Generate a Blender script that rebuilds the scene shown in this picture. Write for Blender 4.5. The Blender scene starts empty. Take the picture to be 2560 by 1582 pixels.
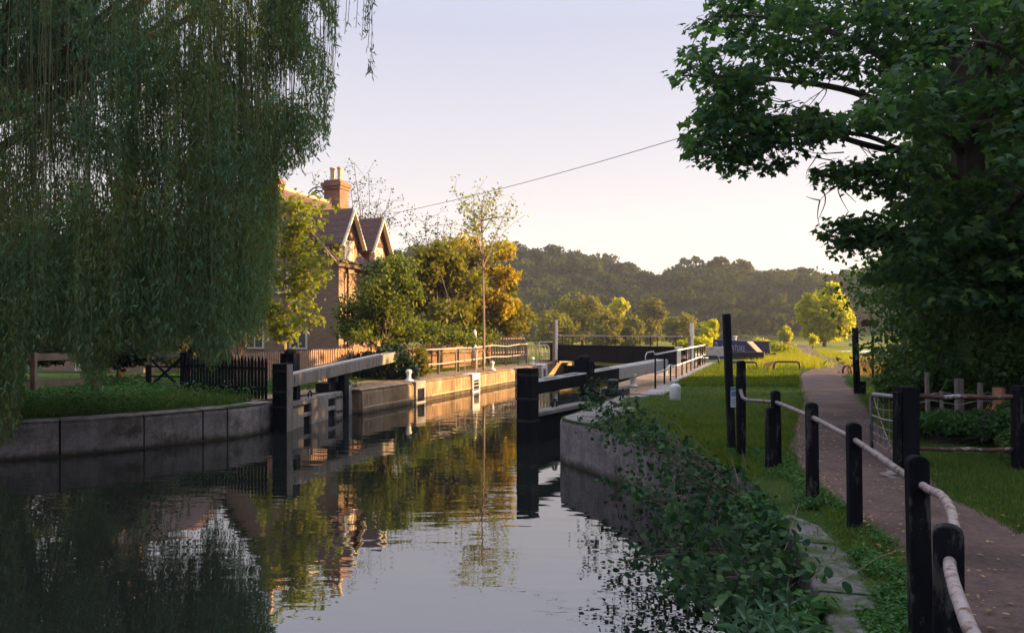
import bpy, bmesh, math, random
import numpy as np
from mathutils import Vector, Matrix
from mathutils.geometry import delaunay_2d_cdt
R = math.radians
sc = bpy.context.scene
col = sc.collection
rng = np.random.default_rng(7)
random.seed(7)

# ------------------------------------------------------------------ camera, sky, sun, exposure
F, CX, HY, H = 740.0, 512.0, 332.0, 2.6      # focal length in pixels, horizon row, eye height above the water
cam = bpy.data.cameras.new('camera')
cam.sensor_width = 36.0
cam.lens = 36.0 * F / 1024
cam.shift_y = 16.0 / 1024
cam.clip_start = 0.05
cam.clip_end = 3000
camo = bpy.data.objects.new('camera', cam)
col.objects.link(camo)
camo.location = (0, 0, H)
camo.rotation_euler = (R(90), 0, 0)
sc.camera = camo

SUN_AZ, SUN_EL = 86.0, 10.5       # azimuth from +Y towards +X
world = bpy.data.worlds.new('World')
sc.world = world
world.use_nodes = True
wn, wl = world.node_tree.nodes, world.node_tree.links
wn.clear()
sky = wn.new('ShaderNodeTexSky')
sky.sky_type = 'NISHITA'
sky.sun_disc = False
sky.sun_elevation = R(SUN_EL)
sky.sun_rotation = R(SUN_AZ)
sky.altitude = 0
sky.air_density = 1.0
sky.dust_density = 1.2
sky.ozone_density = 3.0
# the evening sky is milky: desaturate the physical sky and pull it towards a pale lilac
tc = wn.new('ShaderNodeTexCoord')
sx = wn.new('ShaderNodeSeparateXYZ')
wl.new(tc.outputs['Generated'], sx.inputs[0])
rp = wn.new('ShaderNodeValToRGB')
e = rp.color_ramp.elements
e[0].position = 0.0; e[0].color = (5.0, 4.15, 3.4, 1)
e[1].position = 1.0; e[1].color = (9.6, 10.0, 11.4, 1)
for p_, c_ in ((0.10, (4.55, 3.95, 3.45, 1)), (0.2, (3.75, 3.4, 3.35, 1)), (0.38, (2.75, 2.75, 3.25, 1)), (0.46, (2.8, 2.9, 3.6, 1)), (0.65, (6.8, 7.1, 8.4, 1))):  # stops above the frame raised past the visible sky to fill the shade
    q = e.new(p_); q.color = c_
wl.new(sx.outputs['Z'], rp.inputs[0])
mx = wn.new('ShaderNodeMix'); mx.data_type = 'RGBA'
mx.inputs[0].default_value = 0.84
wl.new(sky.outputs[0], mx.inputs[6])
wl.new(rp.outputs[0], mx.inputs[7])
# the half of the sky around the low sun is much brighter than the half behind the camera
dp = wn.new('ShaderNodeVectorMath'); dp.operation = 'DOT_PRODUCT'
wl.new(tc.outputs['Generated'], dp.inputs[0]); dp.inputs[1].default_value = (math.sin(R(45)), math.cos(R(45)), 0.12)
mr = wn.new('ShaderNodeMapRange'); mr.interpolation_type = 'SMOOTHSTEP'
wl.new(dp.outputs['Value'], mr.inputs['Value'])
mr.inputs['From Min'].default_value = -0.75; mr.inputs['From Max'].default_value = 0.35
dim = wn.new('ShaderNodeMix'); dim.data_type = 'RGBA'
wl.new(mr.outputs[0], dim.inputs[0]); dim.inputs[6].default_value = (.52, .55, .66, 1); dim.inputs[7].default_value = (1, 1, 1, 1)
mm = wn.new('ShaderNodeMix'); mm.data_type = 'RGBA'; mm.blend_type = 'MULTIPLY'; mm.inputs[0].default_value = 1
wl.new(mx.outputs[2], mm.inputs[6]); wl.new(dim.outputs[2], mm.inputs[7])
bg = wn.new('ShaderNodeBackground')
bg.inputs[1].default_value = 0.075
wo = wn.new('ShaderNodeOutputWorld')
wl.new(mm.outputs[2], bg.inputs[0])
wl.new(bg.outputs[0], wo.inputs[0])

sl = bpy.data.lights.new('sun', 'SUN')
sl.energy = 5.0
sl.angle = R(0.6)
sl.color = (1.0, 0.63, 0.26)
so = bpy.data.objects.new('sun', sl)
col.objects.link(so)
sd = Vector((math.cos(R(SUN_EL)) * math.sin(R(SUN_AZ)), math.cos(R(SUN_EL)) * math.cos(R(SUN_AZ)), math.sin(R(SUN_EL))))
so.rotation_euler = sd.to_track_quat('Z', 'Y').to_euler()
so.location = sd * 60

sc.view_settings.view_transform = 'Standard'
sc.view_settings.look = 'None'
sc.view_settings.exposure = 1.85
sc.view_settings.gamma = 1.0
sc.cycles.max_bounces = 8
sc.cycles.transparent_max_bounces = 8
sc.cycles.volume_bounces = 0
sc.cycles.caustics_reflective = False
sc.cycles.caustics_refractive = False
sc.cycles.sample_clamp_indirect = 6.0

# ------------------------------------------------------------------ helpers
def G(ox, oy, z=0.9):
    """photo pixel (2560 wide) -> point on the horizontal plane z"""
    D = F * (H - z) / (oy / 2.5 - HY)
    return ((ox / 2.5 - CX) / F * D, D, z)
def A(ox, oy, D):
    """photo pixel (2560 wide) -> point at distance D"""
    return ((ox / 2.5 - CX) / F * D, D, H - (oy / 2.5 - HY) * D / F)
CL, SL = math.cos(R(19.6)), math.sin(R(19.6))
LOCKROT = -R(19.6)
def W(u, v, z=0.0):
    """lock frame: v runs along the lock away from the camera, u across it to the right"""
    return (u * CL + v * SL, -u * SL + v * CL, z)

def tag(o, label=None, cat=None, group=None, kind=None):
    if label: o['label'] = label
    if cat: o['category'] = cat
    if group: o['group'] = group
    if kind: o['kind'] = kind
    return o
def thing(name, loc, label, cat, group=None, rz=0.0):
    o = bpy.data.objects.new(name, None)
    o.empty_display_size = 0.2
    col.objects.link(o)
    o.location = loc
    o.rotation_euler = (0, 0, rz)
    return tag(o, label, cat, group)
def copy_tree(o, parent=None):
    c = o.copy(); col.objects.link(c)
    if parent is not None: c.parent = parent
    for ch in list(o.children):
        copy_tree(ch, c)
    return c

def nrm(a):
    return a / np.maximum(np.linalg.norm(a, axis=-1, keepdims=True), 1e-9)

class MB:
    """collects shapes and links them as one mesh object"""
    def __init__(s): s.v = []; s.f = []; s.n = 0
    def add(s, verts, faces):
        verts = np.asarray(verts, float).reshape(-1, 3)
        if isinstance(faces, np.ndarray):
            s.f.append(faces + s.n)
        else:
            for q in faces: s.f.append(np.asarray([q]) + s.n)
        s.v.append(verts); s.n += len(verts)
        return s
    def box(s, x0, x1, y0, y1, z0, z1):
        v = [(x0,y0,z0),(x1,y0,z0),(x1,y1,z0),(x0,y1,z0),(x0,y0,z1),(x1,y0,z1),(x1,y1,z1),(x0,y1,z1)]
        return s.add(v, np.array([[0,3,2,1],[4,5,6,7],[0,1,5,4],[1,2,6,5],[2,3,7,6],[3,0,4,7]]))
    def bar(s, p0, p1, w, h, up=(0,0,1)):
        p0, p1 = np.array(p0, float), np.array(p1, float)
        d = nrm(p1 - p0); up = np.array(up, float)
        sd_ = np.cross(d, up)
        if np.linalg.norm(sd_) < 1e-5: sd_ = np.cross(d, (0, 1, 0))
        sd_ = nrm(sd_); u2 = np.cross(sd_, d)
        v = []
        for p in (p0, p1):
            for a, b in ((-1,-1),(1,-1),(1,1),(-1,1)):
                v.append(p + sd_ * a * w / 2 + u2 * b * h / 2)
        return s.add(v, np.array([[3,2,1,0],[4,5,6,7],[0,1,5,4],[1,2,6,5],[2,3,7,6],[3,0,4,7]]))
    def tube(s, pts, r, n=8, cap=True):
        pts = np.array(pts, float); m = len(pts)
        r = np.full(m, r, float) if np.isscalar(r) else np.array(r, float)
        t = np.zeros_like(pts); t[1:-1] = pts[2:] - pts[:-2]; t[0] = pts[1] - pts[0]; t[-1] = pts[-1] - pts[-2]
        t = nrm(t)
        ref = np.array((0, 0, 1.0)) if abs(t[0][2]) < 0.9 else np.array((1.0, 0, 0))
        a = nrm(np.cross(t[0], ref)); V = []
        for i in range(m):
            a = nrm(a - t[i] * np.dot(a, t[i])); b = np.cross(t[i], a)
            th = np.arange(n) * 2 * math.pi / n
            V.append(pts[i] + r[i] * (np.cos(th)[:, None] * a + np.sin(th)[:, None] * b))
        V = np.concatenate(V)
        i = np.arange(m - 1)[:, None] * n; j = np.arange(n)[None, :]; k = (j + 1) % n
        fs = np.stack([i + j, i + k, i + n + k, i + n + j], -1).reshape(-1, 4)
        s.add(V, fs)
        if cap:
            s.f.append(np.array([list(range(n))[::-1]]) + s.n - len(V))
            s.f.append(np.array([list(range(n))]) + s.n - n)
        return s
    def prism(s, poly, z0, z1):
        n = len(poly)
        a = sum(poly[i][0] * poly[(i+1) % n][1] - poly[(i+1) % n][0] * poly[i][1] for i in range(n))
        if a < 0: poly = poly[::-1]
        v = [(p[0], p[1], z0) for p in poly] + [(p[0], p[1], z1) for p in poly]
        f = [list(range(n))[::-1], list(range(n, 2 * n))] + [[i, (i+1) % n, n + (i+1) % n, n + i] for i in range(n)]
        return s.add(v, f)
    def extr(s, outline, axis0, axis1, axis2, o, t):
        """outline (a,b) in axis0/axis1 from origin o, thickness t along axis2 (centred)"""
        a0, a1, a2, o = (np.array(q, float) for q in (axis0, axis1, axis2, o))
        n = len(outline)
        v = [o + a0 * a + a1 * b - a2 * t / 2 for a, b in outline] + [o + a0 * a + a1 * b + a2 * t / 2 for a, b in outline]
        f = [list(range(n))[::-1], list(range(n, 2 * n))] + [[i, (i+1) % n, n + (i+1) % n, n + i] for i in range(n)]
        return s.add(v, f)
    def lathe(s, prof, c, n=20):
        th = np.arange(n) * 2 * math.pi / n; V = []
        for r, z in prof:
            V.append(np.stack([c[0] + r * np.cos(th), c[1] + r * np.sin(th), np.full(n, c[2] + z)], -1))
        m = len(prof)
        i = np.arange(m - 1)[:, None] * n; j = np.arange(n)[None, :]; k = (j + 1) % n
        s.add(np.concatenate(V), np.stack([i + j, i + k, i + n + k, i + n + j], -1).reshape(-1, 4))
        s.f.append(np.array([list(range(n))[::-1]]) + s.n - m * n)
        s.f.append(np.array([list(range(n))]) + s.n - n)
        return s
    def leaves(s, P, D, N, size, tmpl):
        """one flat leaf per point: P root, D direction, N normal"""
        P, D, N = (np.asarray(q, float) for q in (P, D, N))
        D = nrm(D); S = nrm(np.cross(N, D)); N = np.cross(D, S)
        T = np.array(tmpl, float); k = len(T); m = len(P)
        if T.shape[1] == 2: T = np.c_[T, np.zeros(k)]
        size = np.broadcast_to(np.asarray(size, float), (m,))
        V = P[:, None] + size[:, None, None] * (T[None, :, 0:1] * D[:, None] + T[None, :, 1:2] * S[:, None] + T[None, :, 2:3] * N[:, None])
        return s.add(V.reshape(-1, 3), np.arange(m * k).reshape(m, k))
    def build(s, name, mat, parent=None, off=(0, 0, 0), smooth=False, bevel=0.0):
        v = np.concatenate(s.v) - np.array(off, float)
        tot = np.concatenate([np.full(len(q), q.shape[1]) for q in s.f])
        loops = np.concatenate([q.reshape(-1) for q in s.f])
        me = bpy.data.meshes.new(name)
        me.vertices.add(len(v)); me.vertices.foreach_set('co', v.astype(np.float32).reshape(-1))
        me.loops.add(len(loops)); me.loops.foreach_set('vertex_index', loops.astype(np.int32))
        me.polygons.add(len(tot))
        st = np.zeros(len(tot), np.int32); st[1:] = np.cumsum(tot)[:-1]
        me.polygons.foreach_set('loop_start', st)
        me.polygons.foreach_set('use_smooth', np.full(len(tot), bool(smooth)))
        me.update(calc_edges=True); me.validate()
        me.materials.append(mat)
        o = bpy.data.objects.new(name, me); col.objects.link(o)
        if parent is not None: o.parent = parent
        if bevel:
            b = o.modifiers.new('bevel', 'BEVEL'); b.width = bevel; b.segments = 2; b.limit_method = 'ANGLE'; b.angle_limit = R(40)
        return o

ROUND = [(0,0,0),(.2,.28,.03),(.6,.38,.03),(.95,.16,-.04),(.95,-.16,-.04),(.6,-.38,.03),(.2,-.28,.03)]
OVAL = [(0,0,0),(.3,.24,.03),(.65,.24,.02),(1,0,-.06),(.65,-.24,.02),(.3,-.24,.03)]
LEAF4 = [(0,0),(.45,.3),(1,0),(.45,-.3)]
MAPLE0 = [(0,0),(-.12,.30),(.18,.28),(.22,.58),(.48,.40),(.56,.22),(1.0,0),(.56,-.22),(.48,-.40),(.22,-.58),(.18,-.28),(-.12,-.30)]
MAPLE = [(x_, y_, .10 - .30 * x_ * x_ - .35 * y_ * y_) for x_, y_ in MAPLE0]
LANCE = [(0,0),(.4,.10),(1,0),(.4,-.10)]
CARD = [(-.5,-.35),(-.1,-.6),(.5,-.3),(.45,.35),(0,.55),(-.5,.25)]

# ------------------------------------------------------------------ materials
def nodes(name):
    m = bpy.data.materials.new(name); m.use_nodes = True
    return m, m.node_tree.nodes, m.node_tree.links, m.node_tree.nodes['Principled BSDF']
def c4(c): return (c[0], c[1], c[2], 1)
def noise(n, l, vec, scale, detail=4, rough=0.6):
    t = n.new('ShaderNodeTexNoise'); t.inputs['Scale'].default_value = scale
    t.inputs['Detail'].default_value = detail; t.inputs['Roughness'].default_value = rough
    if vec is not None: l.new(vec, t.inputs['Vector'])
    return t.outputs['Fac']
def ramp(n, l, fac, lo, hi):
    r = n.new('ShaderNodeMapRange'); r.inputs['From Min'].default_value = lo; r.inputs['From Max'].default_value = hi
    r.clamp = True
    l.new(fac, r.inputs['Value']); return r.outputs['Result']
def mix(n, l, fac, a, b, mode='MIX'):
    m = n.new('ShaderNodeMix'); m.data_type = 'RGBA'; m.blend_type = mode
    if isinstance(fac, float): m.inputs[0].default_value = fac
    else: l.new(fac, m.inputs[0])
    for sock, val in ((m.inputs[6], a), (m.inputs[7], b)):
        if isinstance(val, tuple): sock.default_value = c4(val)
        else: l.new(val, sock)
    return m.outputs[2]
def coords(n, l, stretch=(1, 1, 1), world_space=False):
    if world_space:
        src = n.new('ShaderNodeNewGeometry').outputs['Position']
    else:
        src = n.new('ShaderNodeTexCoord').outputs['Object']
    mp = n.new('ShaderNodeMapping'); mp.inputs['Scale'].default_value = stretch
    l.new(src, mp.inputs['Vector'])
    return mp.outputs['Vector']
def bump(n, l, p, h, strength, dist=0.02):
    b = n.new('ShaderNodeBump'); b.inputs['Strength'].default_value = strength; b.inputs['Distance'].default_value = dist
    l.new(h, b.inputs['Height']); l.new(b.outputs[0], p.inputs['Normal'])
def surf(name, c1, c2, scale=3.0, rough=0.8, stain=None, stain_scale=1.0, stain_lo=.5, stain_hi=.65, fine=40.0, fine_amt=.25,
         bstr=.4, bdist=.01, stretch=(1, 1, 1), spec=.3, world_space=True, streak=None, algae=None):
    m, n, l, p = nodes(name)
    v = coords(n, l, stretch, world_space)
    c = mix(n, l, ramp(n, l, noise(n, l, v, scale, 5), .35, .65), c1, c2)
    if stain: c = mix(n, l, ramp(n, l, noise(n, l, v, stain_scale, 6, .7), stain_lo, stain_hi), c, stain)
    if streak:
        v2 = coords(n, l, (3.0, 3.0, .25), world_space)
        c = mix(n, l, ramp(n, l, noise(n, l, v2, 2.2, 5, .7), .5, .72), c, streak)
    if algae:      # slime left by the water on the lowest hand's breadth
        sp = n.new('ShaderNodeSeparateXYZ'); l.new(coords(n, l, (1, 1, 1), True), sp.inputs[0])
        wz = n.new('ShaderNodeMath'); wz.operation = 'MULTIPLY_ADD'; l.new(noise(n, l, coords(n, l, (3, 3, 1), True), 2.0, 4), wz.inputs[0]); wz.inputs[1].default_value = .22; l.new(sp.outputs['Z'], wz.inputs[2])
        c = mix(n, l, ramp(n, l, wz.outputs[0], .26, .14), c, algae)
    f = noise(n, l, v, fine, 6, .75)
    dk = n.new('ShaderNodeMath'); dk.operation = 'MULTIPLY_ADD'
    l.new(f, dk.inputs[0]); dk.inputs[1].default_value = 2 * fine_amt; dk.inputs[2].default_value = 1 - fine_amt
    cc = n.new('ShaderNodeVectorMath'); cc.operation = 'SCALE'
    l.new(c, cc.inputs[0]); l.new(dk.outputs[0], cc.inputs['Scale'])
    l.new(cc.outputs[0], p.inputs['Base Color'])
    p.inputs['Roughness'].default_value = rough
    p.inputs['Specular IOR Level'].default_value = spec
    if bstr: bump(n, l, p, f, bstr, bdist)
    return m
def leafmat(name, c1, c2, c3=None, scale=1.2, trans=.5, tcol=None, rough=.55, spec=.3):
    m, n, l, p = nodes(name)
    v = coords(n, l, (1, 1, 1), True)
    g = n.new('ShaderNodeNewGeometry')
    isl = g.outputs['Random Per Island']
    c = mix(n, l, ramp(n, l, noise(n, l, v, scale, 3), .35, .65), c1, c2)
    if c3:
        c = mix(n, l, ramp(n, l, isl, .55, 1.0), c, c3)
    mu = n.new('ShaderNodeMath'); mu.operation = 'MULTIPLY_ADD'
    l.new(isl, mu.inputs[0]); mu.inputs[1].default_value = .7; mu.inputs[2].default_value = .65
    cc = n.new('ShaderNodeVectorMath'); cc.operation = 'SCALE'
    l.new(c, cc.inputs[0]); l.new(mu.outputs[0], cc.inputs['Scale'])
    l.new(cc.outputs[0], p.inputs['Base Color'])
    p.inputs['Roughness'].default_value = rough
    p.inputs['Specular IOR Level'].default_value = spec
    t = n.new('ShaderNodeBsdfTranslucent')
    tc_ = mix(n, l, 1.0, cc.outputs[0], tcol or (1.6, 1.5, .6), 'MULTIPLY')
    l.new(tc_, t.inputs['Color'])
    ms = n.new('ShaderNodeMixShader'); ms.inputs[0].default_value = trans
    l.new(p.outputs[0], ms.inputs[1]); l.new(t.outputs[0], ms.inputs[2])
    l.new(ms.outputs[0], n['Material Output'].inputs[0])
    return m

M = {}
M['stone'] = surf('granite coping', (.19, .165, .16), (.33, .285, .275), 2.2, .9, (.10, .09, .065), 1.6, .5, .64, 16, .7, 1.0, .03, algae=(.06, .052, .035), streak=(.14, .12, .105))
M['mossy'] = surf('mossy coping stone', (.11, .10, .10), (.20, .18, .18), 3.0, .95, (.05, .075, .02), 2.6, .47, .58, 20, .8, 1.0, .03)
M['wall'] = surf('lock wall concrete', (.22, .13, .068), (.33, .21, .115), .8, .85, (.10, .062, .036), .7, .46, .64, 30, .5, .7, .015, streak=(.46, .37, .28), algae=(.06, .045, .025))
M['wallband'] = surf('lime band', (.55, .45, .30), (.42, .33, .2), 2, .8, fine=20)
M['pave'] = surf('lockside paving', (.24, .21, .2), (.33, .3, .28), .9, .9, (.12, .1, .09), .8, .5, .7, 25, .3)
M['paint'] = surf('old white paint', (.62, .6, .57), (.75, .73, .7), 5, .55, (.3, .24, .2), 3.0, .6, .75, 30, .2, .3, .004)
M['greypaint'] = surf('grey beam paint', (.36, .34, .33), (.46, .44, .42), 2, .6, (.2, .17, .15), 2.0, .55, .7, 30, .2, .3, .004)
M['black'] = surf('tarred black timber', (.006, .006, .009), (.013, .013, .017), 3, .8, (.045, .045, .045), 5.0, .62, .74, 30, .35, 1.0, .008, (1, 1, .25), spec=.1)
M['blackworn'] = surf('worn black post paint', (.005, .005, .008), (.011, .011, .014), 4, .8, (.065, .062, .056), 9.5, .56, .64, 45, .5, 1.0, .012, (1, 1, .35), spec=.1)
M['greywood'] = surf('weathered grey oak', (.22, .185, .155), (.33, .275, .235), 2.5, .85, (.12, .10, .085), 2.5, .5, .66, 22, .5, .8, .008, (1, 1, .5), streak=(.14, .11, .09))
M['wood'] = surf('weathered brown rail', (.20, .135, .10), (.30, .21, .155), 3, .85, (.10, .075, .06), 2, .55, .7, 30, .3)
M['picket'] = surf('larch pickets', (.36, .20, .12), (.52, .31, .19), 9, .8, (.22, .12, .08), 12, .5, .65, 50, .25, .3, .004)
M['steel'] = surf('black bridge steel', (.004, .005, .009), (.009, .010, .016), 1, .7, (.022, .018, .017), 1.2, .55, .7, 15, .3, .3, .01, spec=.1)
M['galv'] = surf('galvanised pipe', (.42, .38, .36), (.55, .5, .47), 4, .5, (.25, .17, .13), 3, .6, .7, 30, .2, .3, .003)
M['handpipe'] = surf('worn handrail pipe', (.17, .14, .125), (.25, .205, .185), 6, .6, (.10, .06, .045), 9, .52, .62, 40, .3, .5, .003)
M['rustpipe'] = surf('rusted pipe with old paint', (.27, .225, .21), (.36, .30, .28), 7, .7, (.12, .055, .035), 20.0, .5, .62, 60, .45, .9, .006)
M['rustbar'] = surf('badly rusted bar', (.065, .032, .026), (.12, .06, .045), 5, .85, (.34, .34, .35), 4.5, .54, .62, 40, .4, .9, .006)
M['gatepipe'] = surf('grey flaking gate', (.22, .22, .23), (.33, .32, .32), 5, .7, (.03, .03, .035), 7, .53, .62, 40, .3, .8, .005)
M['brick'] = None
M['iron'] = surf('dark iron', (.015, .015, .018), (.03, .028, .028), 6, .55, (.07, .04, .03), 4, .6, .7, 30, .3)
M['brownpaint'] = surf('brown hoop paint', (.09, .04, .03), (.13, .06, .04), 4, .5, fine=20)
M['tarmac'] = surf('red grit tarmac path', (.085, .055, .048), (.145, .092, .078), 1.3, .95, (.055, .04, .03), .9, .48, .66, 17, .95, 1.0, .03)
M['soil'] = surf('grassy soil', (.030, .058, .018), (.050, .085, .024), 1.1, 1.0, (.075, .062, .04), .9, .6, .75, 30, .5, .8, .03)
M['bark'] = surf('bark', (.07, .055, .042), (.12, .09, .07), 6, .95, fine=30, fine_amt=.4, bstr=.9, bdist=.02, stretch=(1, 1, .3))
M['palebark'] = surf('pale smooth bark', (.20, .14, .11), (.30, .22, .18), 6, .9, fine=30, fine_amt=.3, stretch=(1, 1, .3))
M['boatblue'] = surf('navy boat paint', (.012, .014, .055), (.018, .018, .07), 2, .6, fine=10, fine_amt=.1, bstr=0, spec=.1)
M['boatlight'] = surf('pale boat paint', (.26, .25, .30), (.32, .31, .36), 2, .5, fine=10, fine_amt=.1, bstr=0)
M['orange'] = surf('sunlit orange board', (.62, .38, .16), (.72, .46, .2), 2, .5, fine=10, fine_amt=.1, bstr=0)  # warm low sunlight mixed into the board colour
M['sign'] = surf('notice paper', (.42, .46, .52), (.5, .53, .58), 4, .6, fine=10, fine_amt=.08, bstr=0)
M['signblue'] = surf('notice blue print', (.10, .17, .25), (.13, .2, .28), 4, .6, fine=10, fine_amt=.08, bstr=0)
M['signtext'] = surf('notice dark print', (.10, .11, .16), (.12, .13, .18), 4, .6, fine=10, fine_amt=.08, bstr=0)
M['glass'] = surf('window glass', (.03, .03, .04), (.05, .05, .06), 2, .08, fine=3, fine_amt=.05, bstr=0, spec=.8)
M['cream'] = surf('cream joinery', (.62, .55, .42), (.72, .64, .5), 3, .6, fine=15, fine_amt=.1, bstr=0)
M['terracotta'] = surf('buff chimney pot', (.5, .36, .24), (.6, .44, .3), 4, .8, fine=20)
M['twigs'] = surf('dry twigs', (.16, .12, .09), (.24, .18, .14), 6, .9, fine=20, bstr=0)
M['withies'] = surf('green willow withies', (.07, .075, .03), (.12, .11, .045), 6, .9, fine=20, bstr=0)
M['twine'] = surf('orange twine on stump', (.36, .15, .07), (.5, .24, .12), 9, .9, fine=30)

L = {}
L['willow'] = leafmat('willow leaf', (.085, .15, .065), (.19, .205, .05), (.09, .20, .13), .45, .45, (1.25, 1.3, .7), .6, .15)
L['syc'] = leafmat('sycamore leaf', (.034, .095, .045), (.07, .145, .052), (.10, .165, .04), .5, .42, (1.25, 1.4, .6), .6, .2)
L['hedge'] = leafmat('hedge leaf', (.040, .10, .036), (.085, .15, .042), (.09, .14, .04), .8, .35, (1.2, 1.4, .5), .6, .2)
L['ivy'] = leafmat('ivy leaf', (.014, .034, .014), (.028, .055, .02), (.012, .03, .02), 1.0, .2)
L['yellowgreen'] = leafmat('young leaf', (.20, .24, .02), (.28, .29, .025), (.15, .21, .02), 1.4, .5, (1.3, 1.2, .5))
L['green'] = leafmat('garden bush leaf', (.07, .11, .018), (.11, .15, .025), (.16, .17, .03), 1.2, .5)
L['orange'] = leafmat('golden leaf', (.42, .31, .02), (.48, .38, .03), (.30, .27, .03), 1.0, .5, (1.25, 1.15, .4))
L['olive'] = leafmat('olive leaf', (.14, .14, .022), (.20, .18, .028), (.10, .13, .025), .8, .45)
L['deep'] = leafmat('dark tree leaf', (.035, .05, .02), (.06, .07, .028), (.03, .05, .025), .8, .4)  # darkest of the garden tree greens
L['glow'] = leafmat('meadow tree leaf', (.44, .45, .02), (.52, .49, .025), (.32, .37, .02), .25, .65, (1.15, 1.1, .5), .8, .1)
L['meadowbush'] = leafmat('meadow bush leaf', (.13, .14, .028), (.18, .165, .033), (.10, .12, .03), .12, .5, None, .8, .1)
L['hill'] = leafmat('hill wood leaf', (.010, .026, .012), (.085, .095, .02), (.016, .032, .016), .13, .35, None, .8, .05)  # yellow tone puts the sunlit sides of crowns into the leaf colour
L['alder'] = leafmat('alder leaf', (.012, .038, .017), (.026, .062, .024), (.045, .085, .03), 2.0, .3, (1.1, 1.4, .6), .65, .12)
L['lance'] = leafmat('grey green lance leaf', (.05, .11, .065), (.07, .14, .08), None, 3.0, .35, (1.1, 1.4, .7))
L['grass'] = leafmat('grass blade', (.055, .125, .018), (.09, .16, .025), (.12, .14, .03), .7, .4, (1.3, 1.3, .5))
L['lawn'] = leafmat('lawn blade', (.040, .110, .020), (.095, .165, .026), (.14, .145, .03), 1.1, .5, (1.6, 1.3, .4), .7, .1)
L['field'] = leafmat('tall meadow grass', (.22, .27, .025), (.34, .31, .03), (.15, .23, .025), .35, .5, (1.3, 1.2, .4), .8, .1)
L['weed'] = leafmat('verge weed leaf', (.040, .115, .03), (.07, .155, .038), (.05, .13, .04), 1.6, .4, (1.2, 1.4, .5), .6, .2)
L['dry'] = leafmat('dry stems', (.3, .2, .1), (.42, .28, .15), None, 2, .4)
L['white'] = leafmat('white flower', (.6, .6, .55), (.7, .7, .65), None, 2, .3, (1, 1, 1))
# ------------------------------------------------------------------ special materials
def brickmat(name='yellow stock brick', k=(1, 1, 1)):
    m, n, l, p = nodes(name)
    tcn = n.new('ShaderNodeTexCoord'); sp = n.new('ShaderNodeSeparateXYZ'); l.new(tcn.outputs['Object'], sp.inputs[0])
    ad = n.new('ShaderNodeMath'); l.new(sp.outputs[0], ad.inputs[0]); l.new(sp.outputs[1], ad.inputs[1])
    cb = n.new('ShaderNodeCombineXYZ'); l.new(ad.outputs[0], cb.inputs[0]); l.new(sp.outputs[2], cb.inputs[1])
    b = n.new('ShaderNodeTexBrick'); l.new(cb.outputs[0], b.inputs['Vector'])
    b.inputs['Color1'].default_value = (.36 * k[0], .22 * k[1], .125 * k[2], 1); b.inputs['Color2'].default_value = (.24 * k[0], .135 * k[1], .08 * k[2], 1)
    b.inputs['Mortar'].default_value = (.16, .125, .10, 1)
    b.inputs['Scale'].default_value = 1.0; b.inputs['Brick Width'].default_value = .26; b.inputs['Row Height'].default_value = .10
    b.inputs['Mortar Size'].default_value = .012
    nz = noise(n, l, tcn.outputs['Object'], 1.5, 5)
    c = mix(n, l, ramp(n, l, nz, .45, .75), b.outputs['Color'], (.26, .17, .11))
    l.new(c, p.inputs['Base Color']); p.inputs['Roughness'].default_value = .9
    bump(n, l, p, b.outputs['Fac'], -.6, .02)
    return m
M['brick'] = brickmat()
M['redbrick'] = brickmat('dark red chimney brick', (.72, .55, .6))  # chimneys darker and redder than the wall brick
def tilemat():
    m, n, l, p = nodes('clay roof tile')
    tcn = n.new('ShaderNodeTexCoord'); sp = n.new('ShaderNodeSeparateXYZ'); l.new(tcn.outputs['Object'], sp.inputs[0])
    w = n.new('ShaderNodeTexWave'); w.bands_direction = 'Z'; w.wave_profile = 'SAW'
    w.inputs['Scale'].default_value = .95; w.inputs['Distortion'].default_value = .6
    w.inputs['Detail'].default_value = 2; w.inputs['Detail Scale'].default_value = 3
    l.new(tcn.outputs['Object'], w.inputs['Vector'])
    c = mix(n, l, ramp(n, l, noise(n, l, tcn.outputs['Object'], 6, 4), .35, .65), (.15, .07, .052), (.09, .05, .045))
    c = mix(n, l, ramp(n, l, w.outputs['Fac'], .0, .25), (.05, .035, .03), c)
    l.new(c, p.inputs['Base Color']); p.inputs['Roughness'].default_value = .85
    bump(n, l, p, w.outputs['Fac'], .8, .03)
    return m
M['tile'] = tilemat()
def watermat():
    m, n, l, p = nodes('canal water')
    p.inputs['Base Color'].default_value = (.010, .012, .010, 1)
    p.inputs['Roughness'].default_value = .0
    p.inputs['IOR'].default_value = 2.6
    p.inputs['Specular IOR Level'].default_value = 1.0
    p.inputs['Specular Tint'].default_value = (1, 1, 1, 1)
    v = coords(n, l, (.55, 1.6, 1), True)
    a = noise(n, l, v, 1.3, 2, .5)
    b = noise(n, l, v, 4.2, 2, .5)
    k = n.new('ShaderNodeMath'); k.operation = 'MULTIPLY_ADD'; l.new(b, k.inputs[0]); k.inputs[1].default_value = .16; l.new(a, k.inputs[2])
    # ripples come and go in patches
    pt = ramp(n, l, noise(n, l, coords(n, l, (1, 1, 1), True), .16, 2), .35, .7)
    st = n.new('ShaderNodeMath'); st.operation = 'MULTIPLY_ADD'; l.new(pt, st.inputs[0]); st.inputs[1].default_value = .30; st.inputs[2].default_value = .14
    bp = n.new('ShaderNodeBump'); bp.inputs['Distance'].default_value = .022
    l.new(st.outputs[0], bp.inputs['Strength']); l.new(k.outputs[0], bp.inputs['Height']); l.new(bp.outputs[0], p.inputs['Normal'])
    return m
M['water'] = watermat()
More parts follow.
